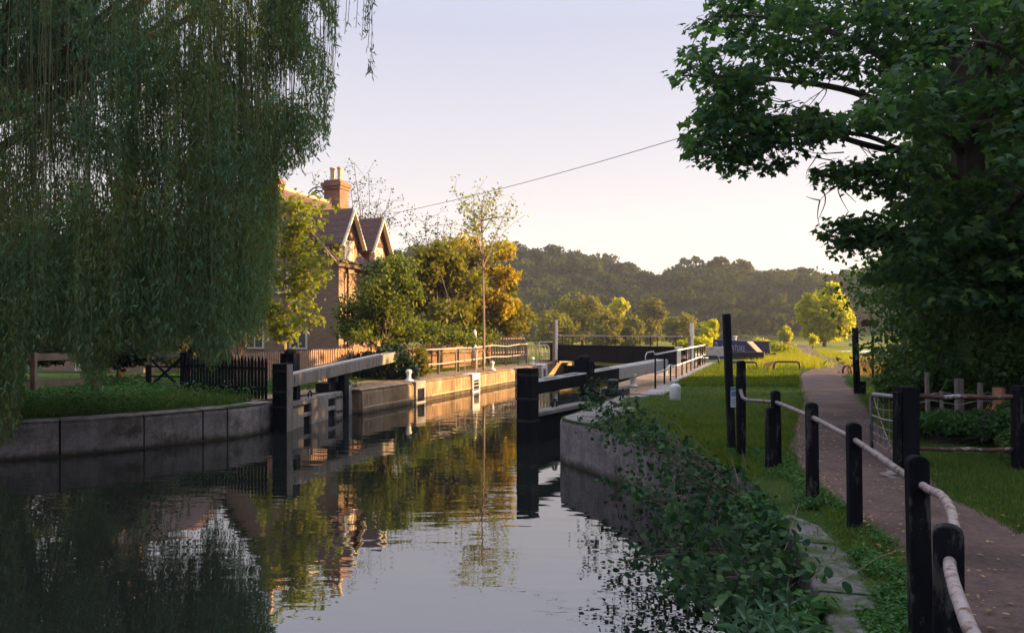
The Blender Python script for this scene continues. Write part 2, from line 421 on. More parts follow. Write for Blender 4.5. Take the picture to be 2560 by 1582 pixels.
def groundmat():
    m, n, l, p = nodes('turf')
    v = coords(n, l, (1, 1, 1), True)
    sp = n.new('ShaderNodeSeparateXYZ'); l.new(v, sp.inputs[0])
    c = mix(n, l, ramp(n, l, noise(n, l, v, .8, 5), .35, .65), (.038, .085, .018), (.065, .11, .022))
    c = mix(n, l, ramp(n, l, noise(n, l, v, 2.5, 5, .7), .58, .72), c, (.10, .085, .035))
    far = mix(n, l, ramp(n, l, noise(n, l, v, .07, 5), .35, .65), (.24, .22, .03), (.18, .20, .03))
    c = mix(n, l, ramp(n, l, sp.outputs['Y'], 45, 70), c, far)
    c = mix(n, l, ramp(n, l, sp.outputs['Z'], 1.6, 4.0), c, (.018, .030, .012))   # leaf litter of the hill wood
    f = noise(n, l, v, 35, 5, .75)
    c = mix(n, l, ramp(n, l, f, .3, .7), mix(n, l, .6, c, (.0, .0, .0)), c)
    l.new(c, p.inputs['Base Color']); p.inputs['Roughness'].default_value = 1.0
    p.inputs['Specular IOR Level'].default_value = .1
    bump(n, l, p, f, 1.0, .03)
    return m
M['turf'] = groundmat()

# ------------------------------------------------------------------ banks, terrain, water, path
RB = [(-1, -20), (.9, -2), (1.4, 2), (1.84, 4.3), (2.05, 5.1), (2.3, 6.0), (2.6, 7.4), (2.75, 9.2), (2.4, 10.9), (2.15, 11.6),
      (1.75, 13.0), (1.38, 14.0), (1.12, 14.5), (.98, 14.9), (1.05, 15.3)]
RBL = [W(-4.1, 15.6)[:2], W(-4.1, 20.8)[:2], W(-5.1, 20.8)[:2], W(-5.1, 44)[:2]]
LB = [W(-12.45, 44)[:2], W(-12.45, 20.6)[:2], W(-13.25, 20.6)[:2], W(-13.25, 16.6)[:2]]
LBN = [W(u, v)[:2] for u, v in ((-12.6, 16.2), (-12.5, 15), (-13, 13.75), (-13.8, 11.9), (-14.8, 10.7), (-16.5, 9), (-20, 6.5), (-30, 2), (-60, -8))]
def cr(C, t):
    i = np.clip(np.floor(t).astype(int), 0, len(C) - 2); f = (t - i)[:, None]
    p0 = C[np.maximum(i - 1, 0)]; p1 = C[i]; p2 = C[i + 1]; p3 = C[np.minimum(i + 2, len(C) - 1)]
    return .5 * (2 * p1 + (p2 - p0) * f + (2 * p0 - 5 * p1 + 4 * p2 - p3) * f ** 2 + (3 * p1 - p0 - 3 * p2 + p3) * f ** 3)
LBN = [tuple(map(float, q)) for q in cr(np.array(LBN), np.linspace(0, 8, 41))]
LOW = RB + RBL + LB + LBN + [(-60, -20)]
UPW = [W(-12.3, 45.5)[:2], W(-5, 45.5)[:2], (14, 48.2), (20, 51.0), (30, 58.5), (60, 78), (60, 88), (28, 68), (15, 61), (4, 57)]
def inside(poly, x, y):
    x = np.asarray(x); y = np.asarray(y); c = np.zeros(x.shape, bool); n = len(poly)
    for i in range(n):
        x1, y1 = poly[i]; x2, y2 = poly[(i + 1) % n]
        if y1 == y2: continue
        c ^= ((y1 > y) != (y2 > y)) & (x < (x2 - x1) * (y - y1) / (y2 - y1) + x1)
    return c
PROFX = [-400, 0, 393, 423, 523, 577, 590, 619, 640, 657, 665, 690, 711, 736, 762, 795, 816, 862, 1024, 1600]
PROFY = [262, 255, 249, 243, 245, 249, 252, 262, 268, 274, 268, 261, 261, 264, 268, 271, 274, 274, 270, 262]
def ridge(x, y):
    """height above eye level that the wooded skyline reaches in direction (x, y)"""
    px = CX + F * x / np.maximum(y, 1)
    return (HY - np.interp(px, PROFX, PROFY)) / F * 262
def vn(x, y, s, seed=0):
    """smooth value noise"""
    x = np.asarray(x, float) / s; y = np.asarray(y, float) / s
    xi = np.floor(x); yi = np.floor(y); fx = x - xi; fy = y - yi
    def h(a, b):
        q = np.sin(a * 127.1 + b * 311.7 + seed * 17.3) * 43758.5453
        return q - np.floor(q)
    fx = fx * fx * (3 - 2 * fx); fy = fy * fy * (3 - 2 * fy)
    return (h(xi, yi) * (1 - fx) + h(xi + 1, yi) * fx) * (1 - fy) + (h(xi, yi + 1) * (1 - fx) + h(xi + 1, yi + 1) * fx) * fy
def hgt(x, y):
    x = np.asarray(x, float); y = np.asarray(y, float)
    u = x * CL - y * SL
    right = u > -8
    z = np.where(right, .88, .74)
    z = np.where(right & (y < 14), .88 + np.clip((14 - y) / 6, 0, 1) * .10 * np.clip((x - 2.2) / .7, 0, 1), z)
    z = z + (vn(x, y, 2.3, 1) - .5) * .05 * (y < 60)
    # bank rises gently under the hedge on the right
    z = z + np.clip((x - (5.5 + .30 * y)) / 4, 0, 1) * .35 * (y < 30) * (y > 0)
    z = z + np.clip((y - 70) / 120, 0, 1) * (-.25)
    dd = np.hypot(x, y)
    t = np.clip((dd - 165) / 100, 0, 1); t = t * t * (3 - 2 * t)
    hill = (ridge(x, y) - 7.4 + H) * t
    return z + np.where(y > 20, hill, 0)

def terrain():
    pts = []
    def grid(x0, x1, y0, y1, s, ex=None):
        xs = np.arange(x0, x1 + s / 2, s); ys = np.arange(y0, y1 + s / 2, s)
        X, Y = np.meshgrid(xs, ys); X = X.ravel() + rng.uniform(-.3, .3, X.size) * s; Y = Y.ravel() + rng.uniform(-.3, .3, Y.size) * s
        k = np.ones(len(X), bool)
        if ex: k = ~((X > ex[0] - s/3) & (X < ex[1] + s/3) & (Y > ex[2] - s/3) & (Y < ex[3] + s/3))
        pts.extend(zip(X[k], Y[k]))
    grid(-30, 30, -15, 60, 1.0)
    grid(-120, 160, -40, 170, 6.0, (-30, 30, -15, 60))
    grid(-330, 380, -60, 380, 14.0, (-120, 160, -40, 170))
    P = np.array(pts)
    inw = inside(LOW, P[:, 0], P[:, 1]) | inside(UPW, P[:, 0], P[:, 1])
    P = P[~inw]
    vs = [Vector(p) for p in LOW] + [Vector(p) for p in UPW] + [Vector((float(a), float(b))) for a, b in P]
    n1, n2 = len(LOW), len(UPW)
    es = [(i, (i + 1) % n1) for i in range(n1)] + [(n1 + i, n1 + (i + 1) % n2) for i in range(n2)]
    ov, oe, of, *_ = delaunay_2d_cdt(vs, es, [], 0, 1e-4)
    V = np.array([(v.x, v.y) for v in ov]); Fc = np.array([list(f) for f in of if len(f) == 3])
    c = V[Fc].mean(1)
    keep = ~(inside(LOW, c[:, 0], c[:, 1]) | inside(UPW, c[:, 0], c[:, 1]))
    Fc = Fc[keep]
    Z = hgt(V[:, 0], V[:, 1])
    a = V[Fc]; ar = (a[:, 1, 0] - a[:, 0, 0]) * (a[:, 2, 1] - a[:, 0, 1]) - (a[:, 2, 0] - a[:, 0, 0]) * (a[:, 1, 1] - a[:, 0, 1])
    Fc[ar < 0] = Fc[ar < 0][:, ::-1]
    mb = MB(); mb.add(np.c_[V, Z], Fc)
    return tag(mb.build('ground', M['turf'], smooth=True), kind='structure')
terrain()
mb = MB(); mb.add([(-70, -30, 0), (30, -30, 0), (30, 50, 0), (-70, 50, 0)], [[0, 1, 2, 3]])
tag(mb.build('water', M['water']), kind='structure')
mb = MB()
mb.prism(UPW, .2, .45)
tag(mb.build('upstream_water', M['water']), kind='structure')

def strip(pts, name, mat, lift=.012):
    """a sheet following left/right edge points over the ground"""
    L_, R_ = np.array([p[0] for p in pts], float), np.array([p[1] for p in pts], float)
    t = np.linspace(0, len(pts) - 1, (len(pts) - 1) * 10 + 1); i = np.arange(len(pts))
    Lx, Ly = np.interp(t, i, L_[:, 0]), np.interp(t, i, L_[:, 1]); Rx, Ry = np.interp(t, i, R_[:, 0]), np.interp(t, i, R_[:, 1])
    wob = (vn(Lx * 1.0, Ly, .7, 3) - .5) * .16
    Lx = Lx + wob; Rx = Rx + (vn(Rx, Ry, .8, 5) - .5) * .2
    k = 7; rows = []
    for j in range(k):
        a = j / (k - 1); X = Lx * (1 - a) + Rx * a; Y = Ly * (1 - a) + Ry * a
        rows.append(np.stack([X, Y, hgt(X, Y) + lift + .02 * (1 - (2 * a - 1) ** 2)], -1))
    V = np.stack(rows, 1); n = len(t)
    idx = np.arange(n * k).reshape(n, k)
    f = np.stack([idx[:-1, :-1], idx[:-1, 1:], idx[1:, 1:], idx[1:, :-1]], -1).reshape(-1, 4)
    mb = MB(); mb.add(V.reshape(-1, 3), f)
    return mb.build(name, mat, smooth=True)
PATH = [((1.5, 0), (4.0, 0)), ((1.9, 2.0), (4.0, 2.5)), ((2.24, 3.9), (4.05, 4.2)), ((2.78, 5.2), (4.12, 6.0)), ((2.95, 6.3), (4.25, 7.1)), ((3.1, 7.6), (4.7, 8.6)), ((3.45, 8.97), (5.3, 9.9)),
        ((4.1, 10.9), (6.2, 12.2)), ((5.15, 13.5), (7.5, 15.4)), ((7.3, 18.5), (9.3, 19.8)), ((11.2, 29), (12.9, 29)), ((13.2, 33), (15.4, 33)), ((15.2, 37), (17.2, 36.4)), ((17.0, 41.5), (18.8, 40.8)),
        ((19.0, 47.8), (20.9, 47)), ((21.8, 57), (23.8, 56.5)), ((27.2, 71), (29.4, 71)), ((33, 88), (35.3, 88)), ((40, 110), (43, 110)), ((50, 150), (53, 150))]
tag(strip(PATH, 'path', M['tarmac'], .02), kind='structure')

def in_path(x, y):
    poly = [p[0] for p in PATH] + [p[1] for p in PATH[::-1]]
    return inside(poly, x, y)

# ------------------------------------------------------------------ lock and bank walls
def resample(pts, step):
    pts = np.array(pts, float); d = np.r_[0, np.cumsum(np.linalg.norm(np.diff(pts, axis=0), axis=1))]
    n = max(2, int(round(d[-1] / step)) + 1); s = np.linspace(0, d[-1], n)
    return np.stack([np.interp(s, d, pts[:, i]) for i in range(2)], -1), s
def wallprof(pts, ztop, thick, side, rnd=.09, z0=-1.5, step=.15, gaps=None, wob=.012):
    """wall along a polyline; its face is on the polyline, its body on 'side' (+1 = left of travel). rounded front edge"""
    P, s = resample(pts, step)
    t = np.gradient(P, axis=0); t = nrm(t); nl = np.stack([-t[:, 1], t[:, 0]], -1) * side
    prof = [(0, z0), (0, ztop - rnd), (rnd * .12, ztop - rnd * .6), (rnd * .35, ztop - rnd * .27), (rnd * .65, ztop - rnd * .07), (rnd, ztop), (thick, ztop), (thick, z0)]
    n = len(P); k = len(prof); V = np.zeros((n, k, 3))
    w = (rng.random(n) - .5) * wob
    for j, (d_, z) in enumerate(prof):
        V[:, j, :2] = P + nl * (d_ + (w[:, None] if d_ < thick and z > z0 else 0)); V[:, j, 2] = z
    idx = np.arange(n * k).reshape(n, k)
    f = np.stack([idx[:-1, :-1], idx[1:, :-1], idx[1:, 1:], idx[:-1, 1:]], -1).reshape(-1, 4)
    if side > 0: f = f[:, ::-1]
    return V.reshape(-1, 3), f, [idx[0].tolist(), idx[-1].tolist()[::-1]]
def addwall(mb, *a, **k):
    v, f, caps = wallprof(*a, **k); n0 = mb.n
    mb.add(v, f)
    for c in caps: mb.f.append(np.array([c]) + n0)

# left bank: granite blocks, each a separate stone with open joints
mb = MB()
P_, s_ = resample([W(-12.62, 16.55)[:2]] + LBN[:31], .01)
cuts = [0, .7, 1.9, 2.5, 3.85, 5.5, 7.4, 9.3, 11.2, 13.1, 15]
for a, b in zip(cuts[:-1], cuts[1:]):
    k = (s_ >= a + .012) & (s_ <= b - .012)
    if k.sum() < 3: continue
    zt = .765 + random.uniform(-.012, .012)
    addwall(mb, P_[k], zt, .62, -1, rnd=.11, z0=.035, step=.12, wob=.010)
qw = thing('quay_wall', W(-13.2, 14), 'granite block quay wall curving along the left bank below the willow', 'wall')
mb.build('coping_blocks', M['stone'], qw, qw.location, smooth=False)
mb = MB(); addwall(mb, [(p[0], p[1]) for p in P_[::30]], .03, .9, -1, rnd=.01, z0=-1.5, step=.4)
v0 = mb.v[0]
mb.build('footing', M['stone'], qw, qw.location)

# left lock wall
def lockwall(name, label, pts, zt, side, thick=1.9, rnd=.14):
    w = thing(name, (pts[0][0], pts[0][1], 0), label, 'wall')
    mb = MB(); addwall(mb, pts, zt, thick, side, rnd=rnd, step=.5, wob=.006)
    mb.build('wall_face', M['wall'], w, w.location, smooth=False)
    return w
lw = lockwall('lock_wall', 'long sunlit concrete lock wall on the left of the chamber with ladder recesses', [W(-12.45, 20.7)[:2], W(-12.45, 43.6)[:2]], .78, 1)
mb = MB(); addwall(mb, [W(-13.25, 16.5)[:2], W(-13.25, 20.9)[:2]], .765, 1.1, 1, rnd=.1, step=.4)
mb.build('gate_recess', M['wall'], lw, lw.location)
# narrow lime line near the water
mb = MB()
for a, b in ((20.75, 25.0), (25.75, 30.1), (30.9, 36.2), (37.0, 43)):
    p, q = W(-12.445, a, .30), W(-12.445, b, .30)
    mb.bar((p[0], p[1], .19), (q[0], q[1], .19), .02, .035)
mb.build('lime_line', M['wallband'], lw, lw.location)
# concrete frames of the recesses, black panels for the shade inside, and rungs
def vpx(ox, u):
    t = (ox / 2.5 - CX) / F
    return u * (CL + t * SL) / (t * CL - SL)
for ox0, ox1, lad in ((1038, 1063, False), (1180, 1199, True), (1290, 1304, False), (1355, 1367, True)):
    a, b = vpx(ox0, -12.4), vpx(ox1, -12.4)
    mb = MB()
    c, s = (a + b) / 2, (b - a)
    w1 = s * .16
    for v0_, v1_, z0_, z1_ in ((a, b, .52, .80), (a, b, -.6, .06), (a, a + w1, .06, .52), (b - w1, b, .06, .52)):
        lo, hi = W(-12.75, v0_), W(-12.35, v0_)
        poly = [W(-12.9, v0_)[:2], W(-12.36, v0_)[:2], W(-12.36, v1_)[:2], W(-12.9, v1_)[:2]]
        mb.prism(poly, z0_, z1_)
    fr = mb.build('recess_frame', M['paint'] if lad else M['pave'], lw, lw.location, bevel=.03)
    mb = MB(); mb.prism([W(-12.5, a + w1)[:2], W(-12.425, a + w1)[:2], W(-12.425, b - w1)[:2], W(-12.5, b - w1)[:2]], .04, .54)
    mb.build('shade_panel', M['black'], fr, lw.location)  # flat black panel painted as the shade of a recess
    if lad:
        mb = MB()
        for z in (.12, .27, .42):
            mb.tube([W(-12.40, a + w1, z), W(-12.40, b - w1, z)], .018, 6)
        r_ = mb.build('rungs', M['galv'], fr, lw.location)

# right lock wall and curved wing wall
rw = thing('lock_wall', W(-5, 30), 'right hand lock wall under the white railings', 'wall')
mb = MB(); addwall(mb, [W(-5.1, 20.6)[:2], W(-5.1, 43.6)[:2]], .90, 1.6, -1, rnd=.12, step=.5)
mb.build('wall_face', M['wall'], rw, rw.location)
mb = MB(); mb.prism([W(-3.5, 20.4)[:2], W(-2.9, 20.4)[:2], W(-3.2, 44)[:2], W(-3.6, 44)[:2]], .6, .905)
mb.build('paving', M['pave'], rw, rw.location)
ww = thing('wing_wall', (1.2, 14, 0), 'curved rough concrete wing wall with rounded corner beside the right lock gate', 'wall')
mb = MB(); addwall(mb, [(2.72, 9.6), (2.4, 10.9), (2.15, 11.6), (1.75, 13.0), (1.38, 14.0), (1.12, 14.5), (.98, 14.9), (1.0, 15.3), RBL[0], W(-4.1, 20.7)[:2]], .875, 1.2, -1, rnd=.12, step=.12, wob=.02)
mb.build('wall_face', M['stone'], ww, ww.location)
# near coping, straight stones at the verge
kc = thing('coping_kerb', (2.1, 5.5, 0), 'mossy stone coping of the near right bank beside the black post fence', 'kerb')
mb = MB()
P_, s_ = resample(RB[1:9], .01)
for a in np.arange(0, 11.4, 1.15):
    k = (s_ >= a + .008) & (s_ <= a + 1.142)
    if k.sum() > 3: addwall(mb, P_[k], .925 + random.uniform(-.008, .008), .42, -1, rnd=.03, z0=-1.2, step=.2, wob=.012)
mb.build('coping_stones', M['mossy'], kc, kc.location)

# left lockside paving strip
lp = thing('lockside_paving', W(-14, 28), 'grey paved strip along the top of the left lock wall', 'paving')
mb = MB(); mb.prism([W(-14.6, 16.4)[:2], W(-14.33, 16.4)[:2], W(-14.33, 43)[:2], W(-14.6, 43)[:2]], .6, .782)
mb.build('slabs', M['pave'], lp, lp.location)
# ------------------------------------------------------------------ lock gates
def windlass_box(name_, mb, x, y, z0, z1, w):
    mb.box(x - w / 2, x + w / 2, y - w / 2, y + w / 2, z0, z1 - .12)
    mb.lathe([(w * .42, z1 - .121), (w * .42, z1 - .05), (w * .25, z1), (.01, z1 + .01)], (x, y, 0), 14)
# left gate: pale planked leaf against the recess
g = thing('lock_gate', (-6.07, 19.6, 0), 'left lock gate leaf with pale grey planks and a weathered oak balance beam', 'lock gate', rz=-R(9.6))
mb = MB(); mb.box(-.2, .2, -.2, .2, -1.2, 1.78); post = mb.build('mitre_post', M['black'], g, bevel=.02)
mb = MB(); mb.box(.203, .215, -.18, .14, -.2, 1.76); mb.build('lit_side', M['greywood'], post)  # pale sheet putting the light on the post's right face into colour
mb = MB(); mb.extr([(.21, 1.14), (.21, 1.47), (8.9, 1.86), (8.9, 1.49)], (0, 1, 0), (0, 0, 1), (1, 0, 0), (0, 0, 0), .36)
beam = mb.build('balance_beam', M['greywood'], g, bevel=.015)
mb = MB(); mb.extr([(.25, 1.478), (.25, 1.50), (7.4, 1.826), (7.4, 1.803)], (0, 1, 0), (0, 0, 1), (1, 0, 0), (.02, 0, 0), .2); mb.build('foot_board', M['galv'], beam)
for q in (.3, 5.9, 6.35):
    mb = MB(); mb.box(.1805, .187, q, q + .03, 1.2 + q * .043, 1.42 + q * .043); mb.build('bolt_plate', M['iron'], beam)
mb = MB(); xs = [.22, .62, .98]
for a, b in ((.22, .58), (.59, .975), (1.475, 1.86), (1.87, 2.24), (2.25, 2.635), (3.205, 3.62), (3.63, 4.05)):
    mb.box(.05, .13, a, b, -1.0, .70 + random.uniform(-.01, .01))
for a, b in ((.98, 1.47), (2.64, 3.2)):
    mb.box(.05, .12, a, b, .60, .70); mb.box(.05, .12, a, b, .25, .36); mb.box(.05, .12, a, b, -.36, -.1)
mb.build('planks', M['greywood'], g, bevel=.008)
mb = MB(); mb.box(-.15, .045, .2, 4.0, -1.1, .60); mb.build('leaf_core', M['black'], g)
mb = MB(); mb.box(-.2, .11, .2, 4.1, .702, .76); mb.build('top_rail', M['pave'], g, bevel=.01)
mb = MB(); mb.box(-.19, .19, 3.75, 4.1, -1.1, 1.30); mb.build('heel_post', M['black'], g, bevel=.02)
mb = MB(); mb.box(-.12, .12, .55, .80, .76, 1.17); mb.build('strut', M['black'], g, bevel=.01)
mb = MB(); windlass_box('', mb, -.36, 1.15, .76, 2.14, .40); mb.tube([(-.36, 1.15, 1.75), (-.36, .88, 1.75)], .05, 8); mb.build('paddle_gear', M['black'], g, bevel=.015)
mb = MB(); mb.box(-.55, -.1, 3.2, 3.8, .76, 1.05); mb.lathe([(.16, 0), (.16, .2), (.1, .24)], (-.1, 3.5, 1.05), 12); mb.build('heel_casting', M['iron'], g, bevel=.02)
mb = MB(); mb.tube([(.02, 1.5, .76), (.02, 1.5, .86), (.02, 1.57, .93), (.02, 1.64, .93), (.02, 1.71, .86), (.02, 1.71, .76)], .025, 6); mb.build('lifting_ring', M['iron'], g)
mb = MB(); mb.tube([(.2, 4.25, -.6), (.2, 4.25, 1.03), (-.02, 4.3, 1.08)], .032, 8); mb.box(.1, .19, 4.12, 4.3, -.7, .9); mb.build('guide_pipe', M['galv'], g)

def straps(g, x0, post_y, leaf, zs):
    for z in zs:        # wrought iron straps with bolt heads across the leaf
        mb = MB(); mb.box(x0, x0 + .012, leaf[0], leaf[1], z, z + .07)
        st_ = mb.build('iron_strap', M['iron'], g)
        mb = MB()
        mb.box(x0 + .0125, x0 + .03, leaf[0] + .06, leaf[0] + .10, z + .015, z + .055); mb.build('bolt_head', M['iron'], st_)
        mb = MB(); mb.box(x0 + .0125, x0 + .03, leaf[1] - .10, leaf[1] - .06, z + .015, z + .055); mb.build('bolt_head', M['iron'], st_)
straps(g, .133, 0, (.24, .95), (.56,)); straps(g, .133, 0, (3.25, 4.0), (.56, .12))
for z in (1.56, 1.02, .62):
    mb = MB(); mb.box(-.206, .206, -.206, .206, z, z + .05); mb.build('post_band', M['iron'], g)
# right gate: dark, in shade
g = thing('lock_gate', (.37, 17.5, 0), 'right lock gate leaf in dark tarred timber with a grey ended balance beam', 'lock gate', rz=-R(30.2))
mb = MB(); mb.box(-.2, .2, -.19, .19, -1.2, 1.76); mb.build('mitre_post', M['black'], g, bevel=.02)
mb = MB(); mb.extr([(.2, 1.13), (.2, 1.42), (5.3, 1.53), (5.3, 1.22)], (0, 1, 0), (0, 0, 1), (1, 0, 0), (0, 0, 0), .34)
beam = mb.build('balance_beam', M['black'], g, bevel=.015)
mb = MB(); mb.extr([(5.302, 1.20), (5.302, 1.545), (9.8, 1.66), (9.8, 1.28)], (0, 1, 0), (0, 0, 1), (1, 0, 0), (0, 0, 0), .38); mb.build('beam_end', M['greypaint'], beam, bevel=.015)
mb = MB()
for x_ in (-.15, .15): mb.bar((x_, .22, 1.43), (x_, 9.6, 1.665), .035, .03)
for q in np.arange(.6, 9.6, 1.15): mb.bar((-.15, q, 1.435 + (q - .22) * .0252), (.15, q, 1.435 + (q - .22) * .0252), .05, .028)
mb.build('edging', M['paint'], beam)
mb = MB(); mb.tube([(-.1, 8.3, 1.6), (-.1, 8.3, 1.82), (-.1, 8.45, 1.93), (-.1, 9.1, 1.95), (-.1, 9.25, 1.84), (-.1, 9.25, 1.64)], .02, 8); mb.build('grab_hoop', M['galv'], beam)
mb = MB(); mb.box(-.12, .12, .18, 3.4, -1.1, .60); mb.build('leaf_core', M['black'], g)
mb = MB(); mb.box(-.19, .19, .2, 3.5, .602, .70); mb.build('top_rail', M['pave'], g, bevel=.01)
mb = MB(); mb.box(-.2, -.17, .2, 3.5, .45, .59); mb.box(-.165, -.14, .2, 3.5, -1, .44); mb.build('planks', M['black'], g)
mb = MB(); mb.box(-.21, .21, 3.35, 3.8, -1.1, 1.20); mb.build('heel_post', M['black'], g, bevel=.02)
mb = MB(); windlass_box('', mb, .0, 3.2, 1.49, 1.98, .42); mb.tube([(0, 3.2, 1.9), (.3, 3.2, 1.72), (.3, 3.2, 1.6)], .03, 8); mb.build('paddle_gear', M['black'], g, bevel=.015)
mb = MB(); mb.tube([(-.1, 1.5, .70), (-.1, 1.5, .82), (-.1, 1.57, .89), (-.1, 1.64, .89), (-.1, 1.71, .82), (-.1, 1.71, .70)], .03, 6); mb.build('lifting_ring', M['iron'], g)
for z in (1.58, 1.02, .5):
    mb = MB(); mb.box(-.207, .207, -.197, .197, z, z + .05); mb.build('post_band', M['iron'], g)
mb = MB(); mb.box(.3, .9, 3.6, 4.3, .875, 1.05); mb.lathe([(.16, 0), (.16, .22), (.1, .26)], (.55, 3.9, 1.05), 12); mb.build('heel_casting', M['iron'], g, bevel=.02)

# ------------------------------------------------------------------ black post fence with pipe rail beside the path
def arch(w, h):
    o = [(-w / 2, 0)]
    for k in range(9):
        a = math.pi - k * math.pi / 8
        o.append((w / 2 * math.cos(a), h - w * .38 + w * .38 * math.sin(a)))
    o.append((w / 2, 0)); return o
def postmesh(mb, x, y, z0, z1, w, t, ang, lean=0.0):
    ax = (math.cos(ang), math.sin(ang), 0); ay = (-math.sin(ang), math.cos(ang), 0)
    o = arch(w, z1 - z0)
    mb.extr(o, ax, (lean, 0, 1), ay, (x, y, z0), t)
POSTS = []   # x, y, ztop, w, ang, label
def pxy(ox, D): return ((ox / 2.5 - CX) / F * D, D)
pf = thing('post_fence', (2.4, 5, .9), 'row of round topped black timber posts joined by a rusty pipe handrail beside the path', 'fence')
specs = [(2375, 2.78, 1.88, .122, -.5), (2307, 4.02, 1.935, .128, -.12), (2139, 6.1, 1.86, .128, -.05), (2033, 7.06, 1.935, .125, 0.0), (1944, 8.95, 1.90, .115, .1), (1854, 9.9, 2.03, .115, .3)]
for ox, D, zt, w, ang in specs:
    x, y = pxy(ox, D)
    mb = MB(); postmesh(mb, x, y, .55, zt, w * .84, .075, ang, random.uniform(-.03, .0))
    mb.build('post', M['blackworn'], pf, pf.location, bevel=.008)
for ox, D, zt in ((1927, 8.8, 1.72), (1853, 10.6, 2.20), (2250, .0, 0)):
    if not D: continue
    x, y = pxy(ox, D); mb = MB(); postmesh(mb, x, y, .55, zt, .10, .1, .2); mb.build('post', M['blackworn'], pf, pf.location, bevel=.008)
mb = MB(); postmesh(mb, .86, .95, .3, 1.95, .12, .11, -.7); mb.build('post', M['blackworn'], pf, pf.location, bevel=.008)
def P3(ox, oy, D): return A(ox, oy, D)
mb = MB()
pts = [P3(1851, 972, 9.55), P3(1856, 992, 9.5), P3(1868, 999, 9.45), P3(1940, 1004, 8.95), P3(2030, 1041, 7.06), P3(2137, 1098, 6.1), P3(2280, 1198, 4.1)]
mb.tube(pts, .023, 10); mb.build('handrail', M['handpipe'], pf, pf.location, smooth=True)
mb = MB()
ctrl = [P3(2296, 1205, 4.03), P3(2322, 1222, 3.9), P3(2352, 1236, 3.68), P3(2372, 1262, 3.42), P3(2384, 1300, 3.15), P3(2384, 1345, 2.95), P3(2374, 1400, 2.76), P3(2382, 1450, 2.52), P3(2402, 1510, 2.27), P3(2431, 1582, 2.03), (1.14, 1.72, 1.77), (.95, 1.25, 1.77), (.86, .95, 1.77), (.6, .0, 1.77), (.5, -1, 1.77)]
# smooth the bend
C = np.array(ctrl); t = np.linspace(0, len(C) - 1, 60)
mb.tube(cr(C, t), .022, 12); mb.build('bent_handrail', M['rustpipe'], pf, pf.location, smooth=True)

# tall pole with notice
x, y = pxy(1832, 10.4)
pl = thing('pole', (x, y, .9), 'tall square black pole carrying a paper notice beside the post fence', 'pole')
mb = MB(); mb.bar((x, y, .6), (x - .09, y, 2.86), .095, .095, (0, 1, 0)); mb.build('pole_shaft', M['black'], pl, pl.location, bevel=.004)
nx, ny = pxy(1834.5, 10.34)
def nq(mb, ox0, ox1, oy0, oy1, D, th=.003):
    a = A(ox0, oy1, D); b = A(ox1, oy0, D); mb.box(a[0], b[0], D - th, D, a[2], b[2])
nt = thing('notice', (nx, ny, 1.5), 'small paper notice with blue heading fixed to the tall black pole', 'notice')
mb = MB(); nq(mb, 1826.5, 1842, 966, 1016.5, 10.335); mb.build('paper', M['sign'], nt, nt.location)
mb = MB(); nq(mb, 1828, 1840.5, 977, 989.5, 10.3315, .001); nq(mb, 1827, 1841.5, 967, 975, 10.3315, .001); mb.build('blue_panel', M['signblue'], nt, nt.location)
mb = MB(); nq(mb, 1836.5, 1838.5, 978, 986, 10.330, .001)
mb.build('printed_figure', M['signtext'], nt, nt.location)
for k_ in range(5):
    mb = MB(); nq(mb, 1830, 1839.5, 995 + k_ * 4, 996.4 + k_ * 4, 10.3315, .001); mb.build('printed_line', M['signtext'], nt, nt.location)

# ------------------------------------------------------------------ right side: kissing gate, bars, thin pole, finger post
kg = thing('field_gate', (A(2262, 1166, 8.8)[0], 8.8, 1.0), 'black double gate post with rusty horizontal bars on the grass right of the path', 'gate')
def vpost(mb, ox, D, zt, w, t=None, z0=.7):
    x, y = pxy(ox, D); t = t or w; mb.box(x - w / 2, x + w / 2, y - t / 2, y + t / 2, z0, zt)
mb = MB(); vpost(mb, 2268, 8.8, 1.96, .20); mb.build('gate_post', M['black'], kg, kg.location, bevel=.012)
mb = MB(); vpost(mb, 2243, 8.75, 1.90, .055, .12); mb.build('gate_post', M['blackworn'], kg, kg.location, bevel=.008)
mb = MB(); vpost(mb, 2556, 8.6, 1.98, .17); vpost(mb, 2540, 8.55, 1.95, .04, .1); mb.build('gate_post', M['blackworn'], kg, kg.location, bevel=.01)
for oy, r_ in ((990, .030), (1121, .024)):
    a, b = A(2286, oy, 8.78), A(2546, oy + 2, 8.58); n_ = 14
    pts = [(a[0] + (b[0] - a[0]) * k / n_, a[1] + (b[1] - a[1]) * k / n_, a[2] + (b[2] - a[2]) * k / n_ + .006 * math.sin(k * 1.1)) for k in range(n_ + 1)]
    mb = MB(); mb.tube(pts, r_, 10); mb.build('bar', M['rustbar'], kg, kg.location, smooth=True)
wg = thing('mesh_gate', (A(2180, 1150, 9.6)[0], 9.6, 1.0), 'flaking grey tubular gate with wire mesh standing open left of the black double post', 'gate')
p = [A(2179, 1120, 9.75), A(2178, 992, 9.75), A(2184, 984, 9.7), A(2238, 990, 8.9), A(2240, 1160, 8.9)]
mb = MB(); mb.tube([p[0], p[1], p[2], p[3]], .024, 8); mb.tube([A(2179, 1120, 9.75), A(2240, 1162, 8.95)], .02, 8); mb.build('gate_frame', M['gatepipe'], wg, wg.location, smooth=True)
mb = MB()
for k in range(1, 4):
    f = k / 4; a = np.array(A(2180, 990, 9.75)) * (1 - f) + np.array(A(2238, 992, 8.9)) * f; b = np.array(A(2180, 1118, 9.75)) * (1 - f) + np.array(A(2238, 1158, 8.95)) * f
    mb.tube([a, (a + b) / 2 + np.array((.02, .03, 0)), b], .005, 5)
